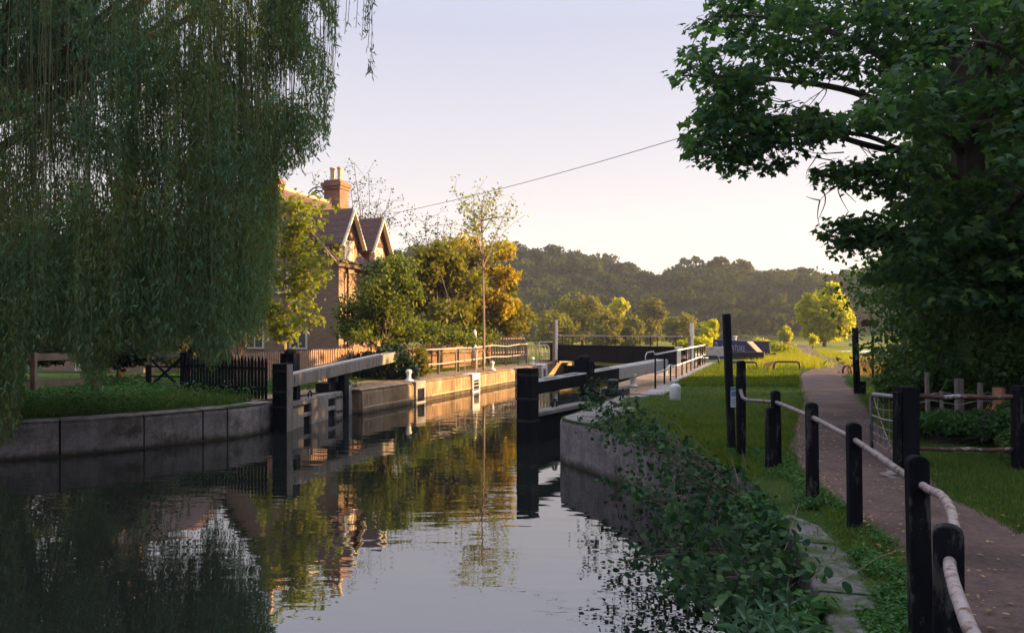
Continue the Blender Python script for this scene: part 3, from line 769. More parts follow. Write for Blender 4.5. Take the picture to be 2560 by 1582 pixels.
for f in (.2, .36, .52, .68, .84):
    a = np.array(A(2180, 990, 9.75)) * (1 - f) + np.array(A(2180, 1118, 9.75)) * f; b = np.array(A(2238, 992, 8.9)) * (1 - f) + np.array(A(2238, 1158, 8.95)) * f
    mb.tube([a, (a + b) / 2 - np.array((0, 0, .015)), b], .005 if f != .36 else .012, 5)
mb.tube([A(2184, 992, 9.7), A(2205, 1060, 9.4), A(2236, 1140, 8.95)], .006, 5)
mb.build('wire_mesh', M['rustpipe'], wg, wg.location)
mb = MB(); x, y, z = G(2236, 1196, .98)
rs = []
for k in range(46):
    a = rng.normal(0, 1, 3); rs.append(a)
# stone at the foot of the gate post
bm = bmesh.new(); bmesh.ops.create_icosphere(bm, subdivisions=3, radius=1)
for v in bm.verts:
    v.co = Vector((v.co.x * .16, v.co.y * .12, v.co.z * .06)) * (1 + .2 * math.sin(v.co.x * 5 + v.co.y * 7) + .1 * math.sin(v.co.z * 9 + v.co.x * 3))
me = bpy.data.meshes.new('stone'); bm.to_mesh(me); bm.free(); me.materials.append(M['stone'])
o = bpy.data.objects.new('stone', me); col.objects.link(o); o.location = (x, y, 1.0); tag(o, 'flat brown stone on the path edge at the foot of the black gate post', 'stone')
# stakes and wire behind the gate
stk = thing('wire_fence', A(2400, 1000, 11) , 'wire stock fence on thin weathered stakes in front of the dark hedge', 'fence')
for ox, oy0, D, w in ((2321, 930, 12.0, .05), (2357, 975, 11.4, .035), (2400, 945, 12.0, .10), (2449, 955, 11.6, .055), (2500, 965, 11.6, .05)):
    x, y, zt = A(ox, oy0, D); mb = MB(); mb.bar((x, y, .8), (x + random.uniform(-.03, .03), y, zt), w, w, (0, 1, 0)); mb.build('stake', M['greywood'], stk, stk.location)
mb = MB()
for oy in (985, 1005, 1028, 1052):
    pts = [A(2230 + 34 * k, oy + 6 * math.sin(k * 1.7 + oy), 11.7) for k in range(11)]
    mb.tube(pts, .006, 4)
mb.build('wire', M['galv'], stk, stk.location)
sb = thing('stump_post', A(2497, 1070, 11.2), 'broken reddish post bound with orange dry grass behind the rusty bars', 'post')
x, y, zt = A(2497, 968, 11.2); mb = MB(); mb.tube([(x, y, .9), (x - .01, y, 1.5), (x, y, zt)], [.09, .07, .085], 8); mb.build('stump', M['twine'], sb, sb.location)
m_ = 160; P = np.c_[x + rng.normal(0, .09, m_), y + rng.normal(0, .06, m_), rng.uniform(1.0, 1.65, m_)]
mb = MB(); mb.leaves(P, np.c_[rng.normal(0, .5, m_), rng.normal(0, .3, m_), -np.ones(m_)], rng.normal(0, 1, (m_, 3)), rng.uniform(.2, .5, m_), [(0, .0), (.5, .03), (1, 0), (.5, -.03)])
mb.build('dry_grass', L['dry'], sb, sb.location)

# thin black pole right of the path
D = 20.5; x, y = pxy(2139, D)
tp = thing('pole', (x, y, .95), 'thin round dark pole with a small box at its foot right of the path', 'pole')
mb = MB(); mb.tube([(x + .05, y, .7), (x - .02, y, A(2137, 818, D)[2])], .085, 10); mb.build('pole_shaft', M['blackworn'], tp, tp.location, smooth=True)
mb = MB(); mb.box(x + .10, x + .26, y - .06, y + .06, .8, 1.25); mb.build('foot_box', M['black'], tp, tp.location, bevel=.01)
# finger post
D = 27.0; x, y = pxy(2182, D)
fp = thing('fingerpost', (x, y, .95), 'footpath fingerpost with a dark arm and a square sunlit sign on a slim pole', 'signpost')
mb = MB(); mb.tube([(x, y, .8), (x, y, A(0, 808, D)[2])], .045, 8); mb.build('pole_shaft', M['iron'], fp, fp.location)
a, b = A(2148, 807, D), A(2184, 815, D)
mb = MB(); mb.extr([(0, .12), (.08, 0), (b[0] - a[0], 0), (b[0] - a[0], .24), (.08, .24)], (1, 0, 0), (0, 0, 1), (0, 1, 0), (a[0], y - .08, b[2]), .04); mb.build('sign_arm', M['brownpaint'], fp, fp.location, bevel=.01)
a, b = A(2172, 815.5, D), A(2182.5, 826, D)
mb = MB(); mb.box(a[0], b[0], y - .12, y - .09, b[2], a[2]); s_ = mb.build('square_sign', M['paint'], fp, fp.location, bevel=.004); s_.rotation_euler = (0, 0, 0)
a, b = A(2174, 866, D), A(2192, 882, D)
mb = MB(); mb.box(a[0], b[0], y - .12, y - .08, b[2], a[2]); mb.build('lower_board', M['black'], fp, fp.location, bevel=.004)
# small field gate beyond
fg = thing('field_gate', A(2170, 900, 33), 'small grey timber field gate in the sunlight behind the fingerpost', 'gate')
mb = MB()
for oy in (885, 893, 902, 910):
    a, b = A(2146, oy, 33), A(2192, oy, 33); mb.bar((a[0], 33, a[2]), (b[0], 33, b[2]), .05, .10)
mb.build('gate_bars', M['greywood'], fg, fg.location)
for ox in (2160, 2180, 2192):
    x, y = pxy(ox, 33.1); mb = MB(); mb.box(x - .08, x + .08, y, y + .12, .8, A(0, 882, 33)[2]); mb.build('gate_post', M['greywood'], fg, fg.location)

# ------------------------------------------------------------------ white railings on the right lock side
rl = thing('railing', W(-3.5, 22), 'white two bar railing on thin black posts along the right lock side', 'railing')
mb = MB(); mb.tube([W(-3.42, 22.5, 1.93), W(-3.6, 41.2, 1.93)], .032, 8); mb.build('top_bar', M['paint'], rl, rl.location, smooth=True)
mb = MB(); mb.tube([W(-3.42, 22.5, 1.36), W(-3.48, 25.4, 1.36), W(-3.48, 26.4, 1.48), W(-3.5, 27.4, 1.36), W(-3.6, 41.2, 1.37)], .032, 8); mb.build('lower_bar', M['paint'], rl, rl.location, smooth=True)
vs_ = [22.5, 24.6, 26.2, 27.9, 29.9, 31.7, 33.5, 35.3, 36.9, 38.4, 39.8, 41.2]
pp = None
for v_ in vs_:
    x, y, _ = W(-3.42 - .18 * (v_ - 22.5) / 18.7, v_)
    if pp is None:
        root0 = (x, y)
        mb = MB(); mb.tube([(x, y, .7), (x, y, 1.93)], .028, 6); pp = mb.build('post', M['black'], rl, rl.location)
    else:
        c = pp.copy(); col.objects.link(c); c.location = (x - root0[0], y - root0[1], 0)

# bollards
def bollard(x, y, z, label):
    o = thing('bollard', (x, y, z), label, 'bollard', 'white mooring bollards on the lock sides')
    mb = MB(); mb.lathe([(.23, 0), (.23, .05), (.14, .08), (.10, .14), (.10, .30), (.13, .36), (.155, .43), (.13, .50), (.06, .54), (.01, .545)], (0, 0, 0), 20)
    mb.v = [q * .8 for q in mb.v]
    mb.build('bollard_body', M['paint'], o, smooth=True); return o
for ox, oyb, u, z, lab in ((1022, 953, None, .785, 'white bollard on the shaded end of the left lock wall by the ivy'), (1230, 927, None, .785, 'white bollard half way along the left lock wall beyond the ladder hoops'),
                      (1331, 912, None, .785, 'farthest white bollard on the left lock wall near the tall white post')):
    v_ = vpx(ox, -12.95); bollard(*W(-12.95, v_, z), lab)
x, y, z = G(1590, 966, .90); bollard(x - .1, y, .905, 'white round headed bollard on the right lock side beneath the balance beam')
x, y, z = G(1688, 999, .90)
sb2 = thing('stub_post', (x, y, .86), 'short fat white domed marker post standing in the lawn', 'marker post')
mb = MB(); mb.lathe([(.135, -.1), (.14, .1), (.14, .36), (.12, .42), (.06, .455), (.01, .46)], (0, 0, 0), 20); mb.build('marker_body', M['paint'], sb2, smooth=True)
x, y, z = G(1668, 938, .91)
cl = thing('mooring_cleat', (x, y, .9), 'white forked mooring cleat on the paving beneath the railing', 'cleat')
mb = MB(); mb.tube([(-.05, 0, 0), (0, 0, .3), (-.25, 0, .42)], .04, 8); mb.tube([(0, 0, .28), (.3, 0, .38)], .04, 8); mb.box(-.3, .3, -.12, .12, 0, .03); mb.build('cleat_arms', M['paint'], cl)

# ------------------------------------------------------------------ left lock side: hoops, railing, white frame, tall white posts
def hoop(name, u, ox, w, h, label, z=.78, r=.022, mat='galv', along=True, group=None):
    v_ = vpx(ox, u)
    x, y, _ = W(u, v_)
    o = thing(name, (x, y, z), label, 'handrail hoop', group, rz=LOCKROT if along else LOCKROT)
    pts = [(0, -w / 2, -.05), (0, -w / 2, h - .16), (0, -w / 2 + .05, h - .05), (0, -w / 2 + .16, h), (0, w / 2 - .16, h), (0, w / 2 - .05, h - .05), (0, w / 2, h - .16), (0, w / 2, -.05)]
    if not along: pts = [(p[1], p[0], p[2]) for p in pts]
    mb = MB(); mb.tube(pts, r, 8); mb.build('hoop_pipe', M[mat], o, smooth=True); return o
GR = 'ladder hoops on the left lock wall'
hoop('handrail_hoop', -12.95, 1165, .95, 1.08, 'galvanised ladder hoop in the nearer pair, the one further back from the wall edge', along=False, group=GR)
hoop('handrail_hoop', -12.85, 1186, .95, 1.08, 'galvanised ladder hoop in the nearer pair, right beside the ladder recess', along=False, group=GR)
for k_, (ox, lab) in enumerate(((1338, 'leftmost of the three galvanised hoops before the white frame'), (1347, 'middle one of the three galvanised hoops before the white frame'), (1356, 'galvanised hoop next to the white lattice frame'))):
    hoop('handrail_hoop', -12.95, ox, .8, 1.08, lab, along=False, group=GR)
lr = thing('railing', W(-13.9, 30), 'rusty two bar pipe railing on brown posts in front of the light picket fence', 'railing')
oxs = [1060, 1098, 1148, 1192, 1232, 1267, 1297, 1318]
vv = [vpx(q, -13.9) for q in oxs]
for zt, nm, dz in ((1.87, 'top_bar', (0, 0, .0, .0, .06, -.03, .05, .05)), (1.26, 'lower_bar', (0, -.04, .0, .03, .08, .02, .04, .05))):
    mb = MB(); mb.tube([W(-13.9, v_, zt + d_) for v_, d_ in zip(vv, dz)], .026, 8); mb.build(nm, M['galv'], lr, lr.location, smooth=True)
for v_ in vv[1:]:
    mb = MB(); p_ = W(-13.95, v_); mb.bar((p_[0], p_[1], .6), (p_[0], p_[1], 1.86), .10, .10, (0, 1, 0)); mb.build('post', M['wood'], lr, lr.location)
fw = thing('barrier_frame', W(-12.9, vpx(1370, -12.9)), 'white painted square pipe frame at the far end of the left lock wall', 'barrier', rz=LOCKROT)
mb = MB()
mb.tube([(-.55, 0, .7), (-.55, 0, 2.02), (.45, 0, 2.04), (.45, 0, .7)], .04, 8); mb.tube([(-.55, 0, 1.38), (.45, 0, 1.38)], .035, 8)
mb.build('pipe_frame', M['paint'], fw, smooth=True)
for (ox, oyt, D, lab, z0) in ((1388, 799, 43.0, 'tall white post at the left end of the black footbridge', .7), (1727, 806, 41.0, 'tall white post at the right end of the black footbridge behind the railings', .8)):
    x, y, zt = A(ox, oyt, D)
    o = thing('tall_post', (x, y, .8), lab, 'post', 'tall white posts beside the footbridge')
    mb = MB(); mb.box(x - .02, x + .13, y - .1, y + .1, 1.0 if ox < 1500 else .8, zt); mb.build('white_board', M['paint'], o, o.location, bevel=.01)
    mb = MB(); mb.box(x - .15, x - .023, y - .08, y + .08, z0, zt - (.02 if ox < 1500 else .75)); mb.build('backing_post', M['wood'], o, o.location, bevel=.01)

# footbridge girder
fb = thing('footbridge', (2.7, 44, .9), 'low black steel footbridge across the far end of the lock with a thin handrail', 'footbridge')
a = np.array((2.3, 44.2)); b = np.array((8.9, 40.0)); dd = nrm(b - a); pr = np.array((-dd[1], dd[0]))
def fbp(s, off, z): q = a + dd * s + pr * off; return (q[0], q[1], z)
Lb = np.linalg.norm(b - a)
mb = MB(); mb.bar(fbp(0, 0, 1.41), fbp(Lb, 0, 1.36), .12, .88); mb.build('near_girder', M['steel'], fb, fb.location)
mb = MB(); mb.bar(fbp(-.1, -.03, 1.86), fbp(Lb + .1, -.03, 1.81), .22, .06); mb.bar(fbp(-.1, -.03, .955), fbp(Lb + .1, -.03, .90), .22, .06)
for s in np.arange(.5, Lb, .95): mb.bar(fbp(s, -.07, .98), fbp(s, -.07, 1.84), .05, .05, (0, 1, 0))
mb.build('flanges', M['steel'], fb, fb.location)
mb = MB(); mb.bar(fbp(0, 1.5, 1.41), fbp(Lb, 1.5, 1.36), .12, .88); mb.build('far_girder', M['steel'], fb, fb.location)
mb = MB(); mb.bar(fbp(0, .75, 1.2), fbp(Lb, .75, 1.2), 1.35, .08); mb.build('deck', M['wood'], fb, fb.location)
mb = MB(); mb.bar(fbp(.25, 0, 2.43), fbp(Lb + .3, 0, 2.38), .06, .05); mb.build('handrail', M['galv'], fb, fb.location)
for ox in (1406, 1432, 1515, 1538, 1600, 1626, 1643, 1690):
    t_ = (ox / 2.5 - CX) / F; s = (t_ * a[1] - a[0]) / (dd[0] - t_ * dd[1]); mb = MB(); mb.bar(fbp(s, 0, 1.8), fbp(s, 0, 2.42), .05, .05, (0, 1, 0)); mb.build('rail_post', M['iron'], fb, fb.location)
# abutment masonry under the bridge left end
ab = thing('bridge_abutment', (2.6, 44, 0), 'dark brick abutment under the left end of the footbridge', 'abutment')
mb = MB(); mb.prism([W(-12.46, 43.62)[:2], W(-13.8, 43.62)[:2], W(-13.8, 46)[:2], W(-12.3, 46)[:2]], -1, .95); mb.build('masonry', M['wall'], ab, ab.location)
# closed head gates just under the bridge
hg = thing('lock_gate', W(-8.7, 44.5), 'closed dark head gates under the footbridge at the end of the chamber', 'lock gate')
mb = MB(); p0, p1 = W(-12.4, 44.6), W(-5.0, 44.6); mb.bar((p0[0], p0[1], -.2), (p1[0], p1[1], -.2), .3, 1.5); mb.build('gate_leaves', M['black'], hg, hg.location)
for ox, oyt, lab in ((1696, 866, 'left one of the two white paddle stands by the footbridge'), (1731, 864, 'right one of the two white paddle stands by the footbridge')):
    D = 39.5; x, y, zt = A(ox, oyt, D)
    o = thing('paddle_stand', (x, y, .9), lab, 'paddle stand', 'white paddle stands')
    mb = MB(); mb.box(x - .10, x + .12, y - .1, y + .1, .85, zt - .12); mb.build('stand_post', M['paint'], o, o.location, bevel=.01)
    mb = MB(); mb.box(x - .16, x + .2, y - .14, y + .14, zt - .119, zt); mb.build('cap', M['paint'], o, o.location, bevel=.01)
    mb = MB(); mb.bar((x + .12, y, 1.35), (x + .7, y, 1.35), .05, .05); mb.build('bar', M['galv'], o, o.location)

# ------------------------------------------------------------------ far side of the lawn: beams, low hoops, boat
bb = thing('balance_beam', A(1840, 895, 42.5), 'dark head gate balance beam with pale left half beyond the lawn', 'balance beam')
p0, p1, p2 = A(1766, 877.5, 43.2), A(1822, 878, 42.6), A(1911, 888, 41.6)
mb = MB(); mb.bar(p0, p1, .35, .55); mb.build('beam_end', M['greypaint'], bb, bb.location, bevel=.02)
mb = MB(); mb.bar(A(1823, 887, 42.4), p2, .35, .42); mb.build('beam', M['iron'], bb, bb.location, bevel=.02)
mb = MB(); x, y, z = A(1890, 890, 41.8); mb.box(x - .1, x + .1, y - .1, y + .1, .8, z); mb.build('support_post', M['black'], bb, bb.location)
def lowhoop(ox0, ox1, oyt, oyb, label, mat):
    z = .87; D = F * (H - z) / (oyb / 2.5 - HY); a = A(ox0, oyt, D); b = A(ox1, oyt, D)
    o = thing('low_barrier', ((a[0] + b[0]) / 2, D, z), label, 'barrier', 'low hoop barriers beside the path')
    r_ = .15
    mb = MB(); mb.tube([(a[0], D, .7), (a[0], D, a[2] - r_), (a[0] + .05, D, a[2] - .04), (a[0] + r_, D, a[2]), (b[0] - r_, D, a[2]), (b[0] - .05, D, a[2] - .04), (b[0], D, a[2] - r_), (b[0], D, .7)], .045, 8)
    mb.build('hoop_pipe', M[mat], o, o.location, smooth=True)
    return o
lowhoop(1935, 2000, 903, 926, 'brown low hoop barrier on the left edge of the path', 'brownpaint')
lowhoop(1818, 1893, 904, 924, 'black low hoop barrier behind the tall black pole', 'iron')
lowhoop(1748, 1797, 889, 913, 'black low hoop barrier at the end of the white railings', 'iron')
lowhoop(2107, 2128, 913, 934, 'small brown hoop barrier right of the path, the nearer one', 'brownpaint')
lowhoop(2120, 2152, 912, 933, 'brown hoop barrier right of the path beside the thin pole', 'brownpaint')
ld = thing('timber_ramp', A(1924, 912, 34), 'small sunlit orange timber board lying beyond the low barrier', 'board')
mb = MB(); mb.bar(A(1911, 914, 34), A(1938, 906.5, 34), .06, .26, (0, 0, 1)); mb.build('board', M['orange'], ld, ld.location, bevel=.01)
mb = MB(); mb.bar(A(1911, 918, 34.2), A(1938, 911, 34.2), .2, .10); mb.build('board_edge', M['wood'], ld, ld.location)

# boat
x0, y0 = A(1775, 0, 56)[0], 56.0; x1, y1 = A(1862, 0, 50.2)[0], 50.2
bt = thing('narrowboat', (x0, y0, .45), 'navy blue canal boat with pale lettering and sunlit orange bow boards moored beyond the lawn', 'boat')
dv = nrm(np.array((x1 - x0, y1 - y0))); nv = np.array((-dv[1], dv[0])); nv = nv if nv[1] > 0 else -nv
Lc = math.hypot(x1 - x0, y1 - y0)
def bp(s, o_, z): return (x0 + dv[0] * s + nv[0] * o_, y0 + dv[1] * s + nv[1] * o_, z)
mb = MB()
secs = []
for s, w0, w1, zt in ((-.3, 0, 2.0, .98), (Lc * .6, 0, 2.0, .96), (Lc + .2, .05, 1.95, 1.0), (Lc + 1.2, .35, 1.65, 1.08), (Lc + 2.0, .75, 1.25, 1.2), (Lc + 2.3, .95, 1.05, 1.28)):
    secs.append([bp(s, w0, .3), bp(s, w0, zt), bp(s, w1, zt), bp(s, w1, .3)])
V = np.array(secs).reshape(-1, 3); fs = []
for k in range(len(secs) - 1):
    for j in range(4): fs.append([4 * k + j, 4 * k + (j + 1) % 4, 4 * k + 4 + (j + 1) % 4, 4 * k + 4 + j])
fs += [[3, 2, 1, 0], [len(V) - 4, len(V) - 3, len(V) - 2, len(V) - 1]]
mb.add(V, fs); mb.build('hull', M['boatblue'], bt, bt.location)
mb = MB(); mb.add([bp(0, .12, .96), bp(Lc, .12, .96), bp(Lc, 1.88, .96), bp(0, 1.88, .96), bp(0, .25, 2.08), bp(Lc, .25, 2.0), bp(Lc, 1.75, 2.0), bp(0, 1.75, 2.08)],
                  [[3, 2, 1, 0], [4, 5, 6, 7], [0, 1, 5, 4], [1, 2, 6, 5], [2, 3, 7, 6], [3, 0, 4, 7]]); cab = mb.build('cabin', M['boatblue'], bt, bt.location, bevel=.03)
mb = MB(); mb.bar(bp(-.3, -.03, .98), bp(Lc + .3, -.03, .98), .05, .06); mb.build('rubbing_strake', M['boatlight'], bt, bt.location)
mb = MB(); mb.add([bp(Lc + .02, .15, 2.0), bp(Lc + .02, .55, 2.0), bp(Lc + 1.25, .75, 1.22), bp(Lc + 1.25, .4, 1.22), bp(Lc + .02, .15, 1.92), bp(Lc + .02, .55, 1.92), bp(Lc + 1.25, .75, 1.14), bp(Lc + 1.25, .4, 1.14)],
                  [[0, 1, 2, 3], [7, 6, 5, 4], [0, 3, 7, 4], [1, 0, 4, 5], [2, 1, 5, 6], [3, 2, 6, 7]]); mb.build('cratch_board', M['orange'], bt, bt.location)
for ds in (.3, .85):
    mb = MB(); mb.add([bp(Lc + ds, -.02, 1.1), bp(Lc + ds + .25, -.02, 1.1), bp(Lc + ds + .62, .1, .62), bp(Lc + ds + .35, .1, .62), bp(Lc + ds, .05, 1.1), bp(Lc + ds + .25, .05, 1.1), bp(Lc + ds + .62, .17, .62), bp(Lc + ds + .35, .17, .62)],
                      [[0, 1, 2, 3], [7, 6, 5, 4], [0, 3, 7, 4], [1, 0, 4, 5], [2, 1, 5, 6], [3, 2, 6, 7]]); mb.build('bow_board', M['orange'], bt, bt.location)
mb = MB(); q = bp(2.2, 1.0, 2.05); mb.tube([(q[0], q[1], 2.02), (q[0], q[1], 2.3)], .10, 8); mb.lathe([(.16, 2.28), (.16, 2.34), (.02, 2.36)], (q[0], q[1], 0), 10); mb.build('chimney', M['paint'], bt, bt.location)
tcv = bpy.data.curves.new('lettering', 'FONT'); tcv.body = 'ADVENTURE'; tcv.size = .55; tcv.extrude = .004; tcv.space_character = 1.25; tcv.align_x = 'LEFT'
to = bpy.data.objects.new('lettering', tcv); col.objects.link(to)
dg = bpy.context.evaluated_depsgraph_get(); me = bpy.data.meshes.new_from_object(to.evaluated_get(dg)); bpy.data.objects.remove(to)
xd = Vector((dv[0], dv[1], -.012)).normalized(); tilt = Vector((nv[0] * .12, nv[1] * .12, 1)).normalized()
zd = xd.cross(tilt); tilt = zd.cross(xd)
wid = max(v.co.x for v in me.vertices)
sc_ = (Lc - 2.0) / wid
Mx = Matrix(((xd.x * sc_, tilt.x, zd.x, 0), (xd.y * sc_, tilt.y, zd.y, 0), (xd.z * sc_, tilt.z, zd.z, 0), (0, 0, 0, 1)))
q = Vector(bp(1.6, .168, 1.36)) - Vector(bt.location)
me.transform(Matrix.Translation(q) @ Mx); me.materials.clear(); me.materials.append(M['boatlight'])
lo = bpy.data.objects.new('lettering', me); col.objects.link(lo); lo.parent = bt
mb = MB(); cq = bp(.75, .155, 1.62)
th = np.linspace(0, 2 * math.pi, 17)
mb.tube([(cq[0] + dv[0] * .2 * math.cos(a_), cq[1] + dv[1] * .2 * math.cos(a_), cq[2] + .22 * math.sin(a_)) for a_ in th], .045, 6, cap=False); mb.build('round_emblem', M['boatlight'], bt, bt.location)
# ------------------------------------------------------------------ cottage (local frame: +X faces the lock, +Y runs away from the camera)
ho = thing('brick_cottage', W(-19.5, 30.1, .7), 'yellow brick cottage with two steep gabled dormers lit orange by the low sun', 'house', rz=LOCKROT)
EV, RG, LEN, WD = 5.35, 8.8, 5.5, 6.4
mb = MB()
mb.extr([(0, 0), (0, EV), (-WD / 2, RG - .1), (-WD, EV), (-WD, 0)], (1, 0, 0), (0, 0, 1), (0, 1, 0), (0, LEN / 2, 0), LEN)
wallo = mb.build('wall', M['brick'], ho)
# brick quoin pilaster and drainpipe at the near corner
mb = MB(); mb.box(.003, .12, .0, .45, 0, EV - .1); mb.build('corner_pier', M['brick'], ho)
mb = MB(); mb.tube([(.17, .7, 0), (.17, .7, EV - .1)], .05, 8); mb.build('drainpipe', M['iron'], ho)
mb = MB(); mb.tube([(.34, -.2, EV - .12), (.34, LEN + .2, EV - .12)], .07, 8); mb.build('gutter', M['iron'], ho)
sl_ = (RG - EV) / (WD / 2)
mb = MB()
for sg in (1, -1):
    xo = .35 if sg > 0 else -WD - .35; ze = EV - .35 * sl_ + .02
    prof = [(xo, ze), (-WD / 2, RG), (-WD / 2, RG + .14), (xo + (.0 if sg > 0 else 0), ze + .14)]
    mb.extr(prof, (1, 0, 0), (0, 0, 1), (0, 1, 0), (0, LEN / 2, 0), LEN + .5)
rf = mb.build('roof', M['tile'], ho)
mb = MB(); mb.tube([(-WD / 2, -.25, RG + .12), (-WD / 2, LEN + .25, RG + .12)], .10, 8); mb.build('ridge_tiles', M['terracotta'], rf)
mb = MB()
for sg in (1,):
    mb.bar((.38, -.29, EV - .35 * sl_ + .02), (-WD / 2, -.29, RG + .06), .06, .22, (0, 1, 0))
mb.bar((-WD - .38, -.29, EV - .35 * sl_ + .02), (-WD / 2, -.29, RG + .06), .06, .22, (0, 1, 0)); mb.build('bargeboard', M['wood'], ho)
# gabled dormers rising through the eaves
def dormer(y0, y1, eave, apex, parent):
    ym = (y0 + y1) / 2; hw = (y1 - y0) / 2
    d = MB(); d.extr([(-hw, EV - .6), (-hw, eave), (0, apex - .1), (hw, eave), (hw, EV - .6)], (0, 1, 0), (0, 0, 1), (1, 0, 0), (-1.25, ym, 0), 2.7)
    dw = d.build('dormer', M['brick'], parent)
    r = MB(); ov = .22; s2 = (apex - eave) / hw
    for sg in (-1, 1):
        r.add([(.38, ym + sg * (hw + ov), eave - ov * s2), (.38, ym, apex), (-3.0, ym, apex), (-3.0, ym + sg * (hw + ov), eave - ov * s2),
               (.38, ym + sg * (hw + ov), eave - ov * s2 + .13), (.38, ym, apex + .13), (-3.0, ym, apex + .13), (-3.0, ym + sg * (hw + ov), eave - ov * s2 + .13)],
              [[0, 1, 2, 3], [7, 6, 5, 4], [4, 5, 1, 0], [5, 6, 2, 1], [6, 7, 3, 2], [7, 4, 0, 3]])
    r.build('dormer_roof', M['tile'], dw)
    r = MB()
    for sg in (-1, 1):
        r.bar((.41, ym + sg * (hw + ov), eave - ov * s2 - .02), (.41, ym, apex - .02), .06, .2, (1, 0, 0))
    r.build('bargeboard', M['cream'], dw)
    r = MB(); r.box(.103, .14, ym - hw * .62, ym + hw * .62, eave - .02, eave + .24); r.build('lintel', M['tile'], dw)
    f = MB(); a, b, z0, z1 = ym - hw * .5, ym + hw * .5, eave - 1.15, eave - .03
    for q in ((a, a + .09, z0, z1), (b - .09, b, z0, z1), (a + .091, b - .091, z0, z0 + .08), (a + .091, b - .091, z1 - .08, z1), (ym - .03, ym + .03, z0 + .081, z1 - .081)):
        f.box(.105, .16, *q)
    fr = f.build('window', M['cream'], dw)
    f = MB(); f.box(.102, .125, a + .05, b - .05, z0 + .04, z1 - .04); f.build('blind', M['cream'], fr)
    return dw
dormer(.06, 1.66, 6.35, 7.75, ho)
dormer(2.85, 4.45, 6.3, 7.7, ho)
# chimneys
def chimney(x, y, z0, z1, w, d, parent, pots=2):
    c = MB(); c.box(x - w / 2, x + w / 2, y - d / 2, y + d / 2, z0, z1 - .5); c.box(x - w / 2 - .06, x + w / 2 + .06, y - d / 2 - .06, y + d / 2 + .06, z1 - .5, z1 - .34)
    c.box(x - w / 2 - .13, x + w / 2 + .13, y - d / 2 - .13, y + d / 2 + .13, z1 - .34, z1 - .14); c.box(x - w / 2, x + w / 2, y - d / 2, y + d / 2, z1 - .14, z1)
    ch = c.build('chimney', M['redbrick'], parent)
    for k in range(pots):
        q = (k - (pots - 1) / 2) * .46
        p = MB(); p.lathe([(.15, 0), (.15, .1), (.12, .14), (.13, .62), (.16, .66), (.16, .74), (.10, .75)], (x + q, y, z1), 14); p.build('chimney_pot', M['terracotta'], ch, smooth=False)
chimney(-WD / 2 + .1, LEN - .75, RG - .8, RG + 1.35, 1.0, .85, ho)
chimney(-WD / 2 - .75, .3, RG - 1.8, RG + .75, .8, .7, ho, 1)
# hoop of an aerial by the chimney
mb = MB(); cx_, cy_ = -WD / 2 - .3, LEN - .6
for a0, rr in ((0, .7), (.15, .5)):
    mb.tube([(cx_ - .9 + rr * math.cos(a_), cy_, RG + .45 + rr * math.sin(a_)) for a_ in np.linspace(.3, 2.6, 9)], .035, 6)
mb.tube([(cx_ - 1.0, cy_, RG), (cx_ - 1.0, cy_, RG + 1.1)], .03, 6); mb.tube([(cx_ - .3, cy_, RG + 1.05), (cx_ - 1.3, cy_, RG + .7)], .03, 6)
mb.build('aerial', M['iron'], ho)
# ground floor windows on the shaded gable wall and front
for (x0_, x1_, z0_, z1_) in ((-2.6, -1.6, 1.1, 2.5), (-5.2, -4.1, 1.1, 2.5), (-3.8, -2.7, 3.8, 5.0)):
    f = MB()
    for q in ((x0_, x0_ + .09, z0_, z1_), (x1_ - .09, x1_, z0_, z1_), (x0_ + .091, x1_ - .091, z0_, z0_ + .08), (x0_ + .091, x1_ - .091, z1_ - .08, z1_), ((x0_ + x1_) / 2 - .03, (x0_ + x1_) / 2 + .03, z0_ + .081, z1_ - .081)):
        f.box(q[0], q[1], -.06, -.003, q[2], q[3])
    fr = f.build('window', M['cream'], ho)
    f = MB(); f.box(x0_ + .05, x1_ - .05, -.02, -.002, z0_ + .04, z1_ - .04); f.build('pane', M['glass'], fr)
# second wing to the left behind the willow
h2 = thing('brick_house', W(-27.5, 26.5, .7), 'brick house glimpsed behind the hanging willow at the far left', 'house', rz=LOCKROT)
mb = MB(); mb.extr([(0, 0), (0, 4.8), (-3.2, 7.6), (-6.4, 4.8), (-6.4, 0)], (1, 0, 0), (0, 0, 1), (0, 1, 0), (0, 3.5, 0), 7); mb.build('wall', M['brick'], h2)
mb = MB()
mb.extr([(.35, 4.5), (-3.2, 7.62), (-3.2, 7.76), (.35, 4.64)], (1, 0, 0), (0, 0, 1), (0, 1, 0), (0, 3.5, 0), 7.4)
mb.extr([(-6.75, 4.5), (-3.2, 7.62), (-3.2, 7.76), (-6.75, 4.64)], (1, 0, 0), (0, 0, 1), (0, 1, 0), (0, 3.5, 0), 7.4); mb.build('roof', M['tile'], h2)
chimney(-2.6, 1.5, 6.5, 9.4, 1.0, .8, h2)
mb = MB(); mb.box(-4.2, -3.2, -.06, -.003, .05, 2.1); mb.build('door', M['cream'], h2)

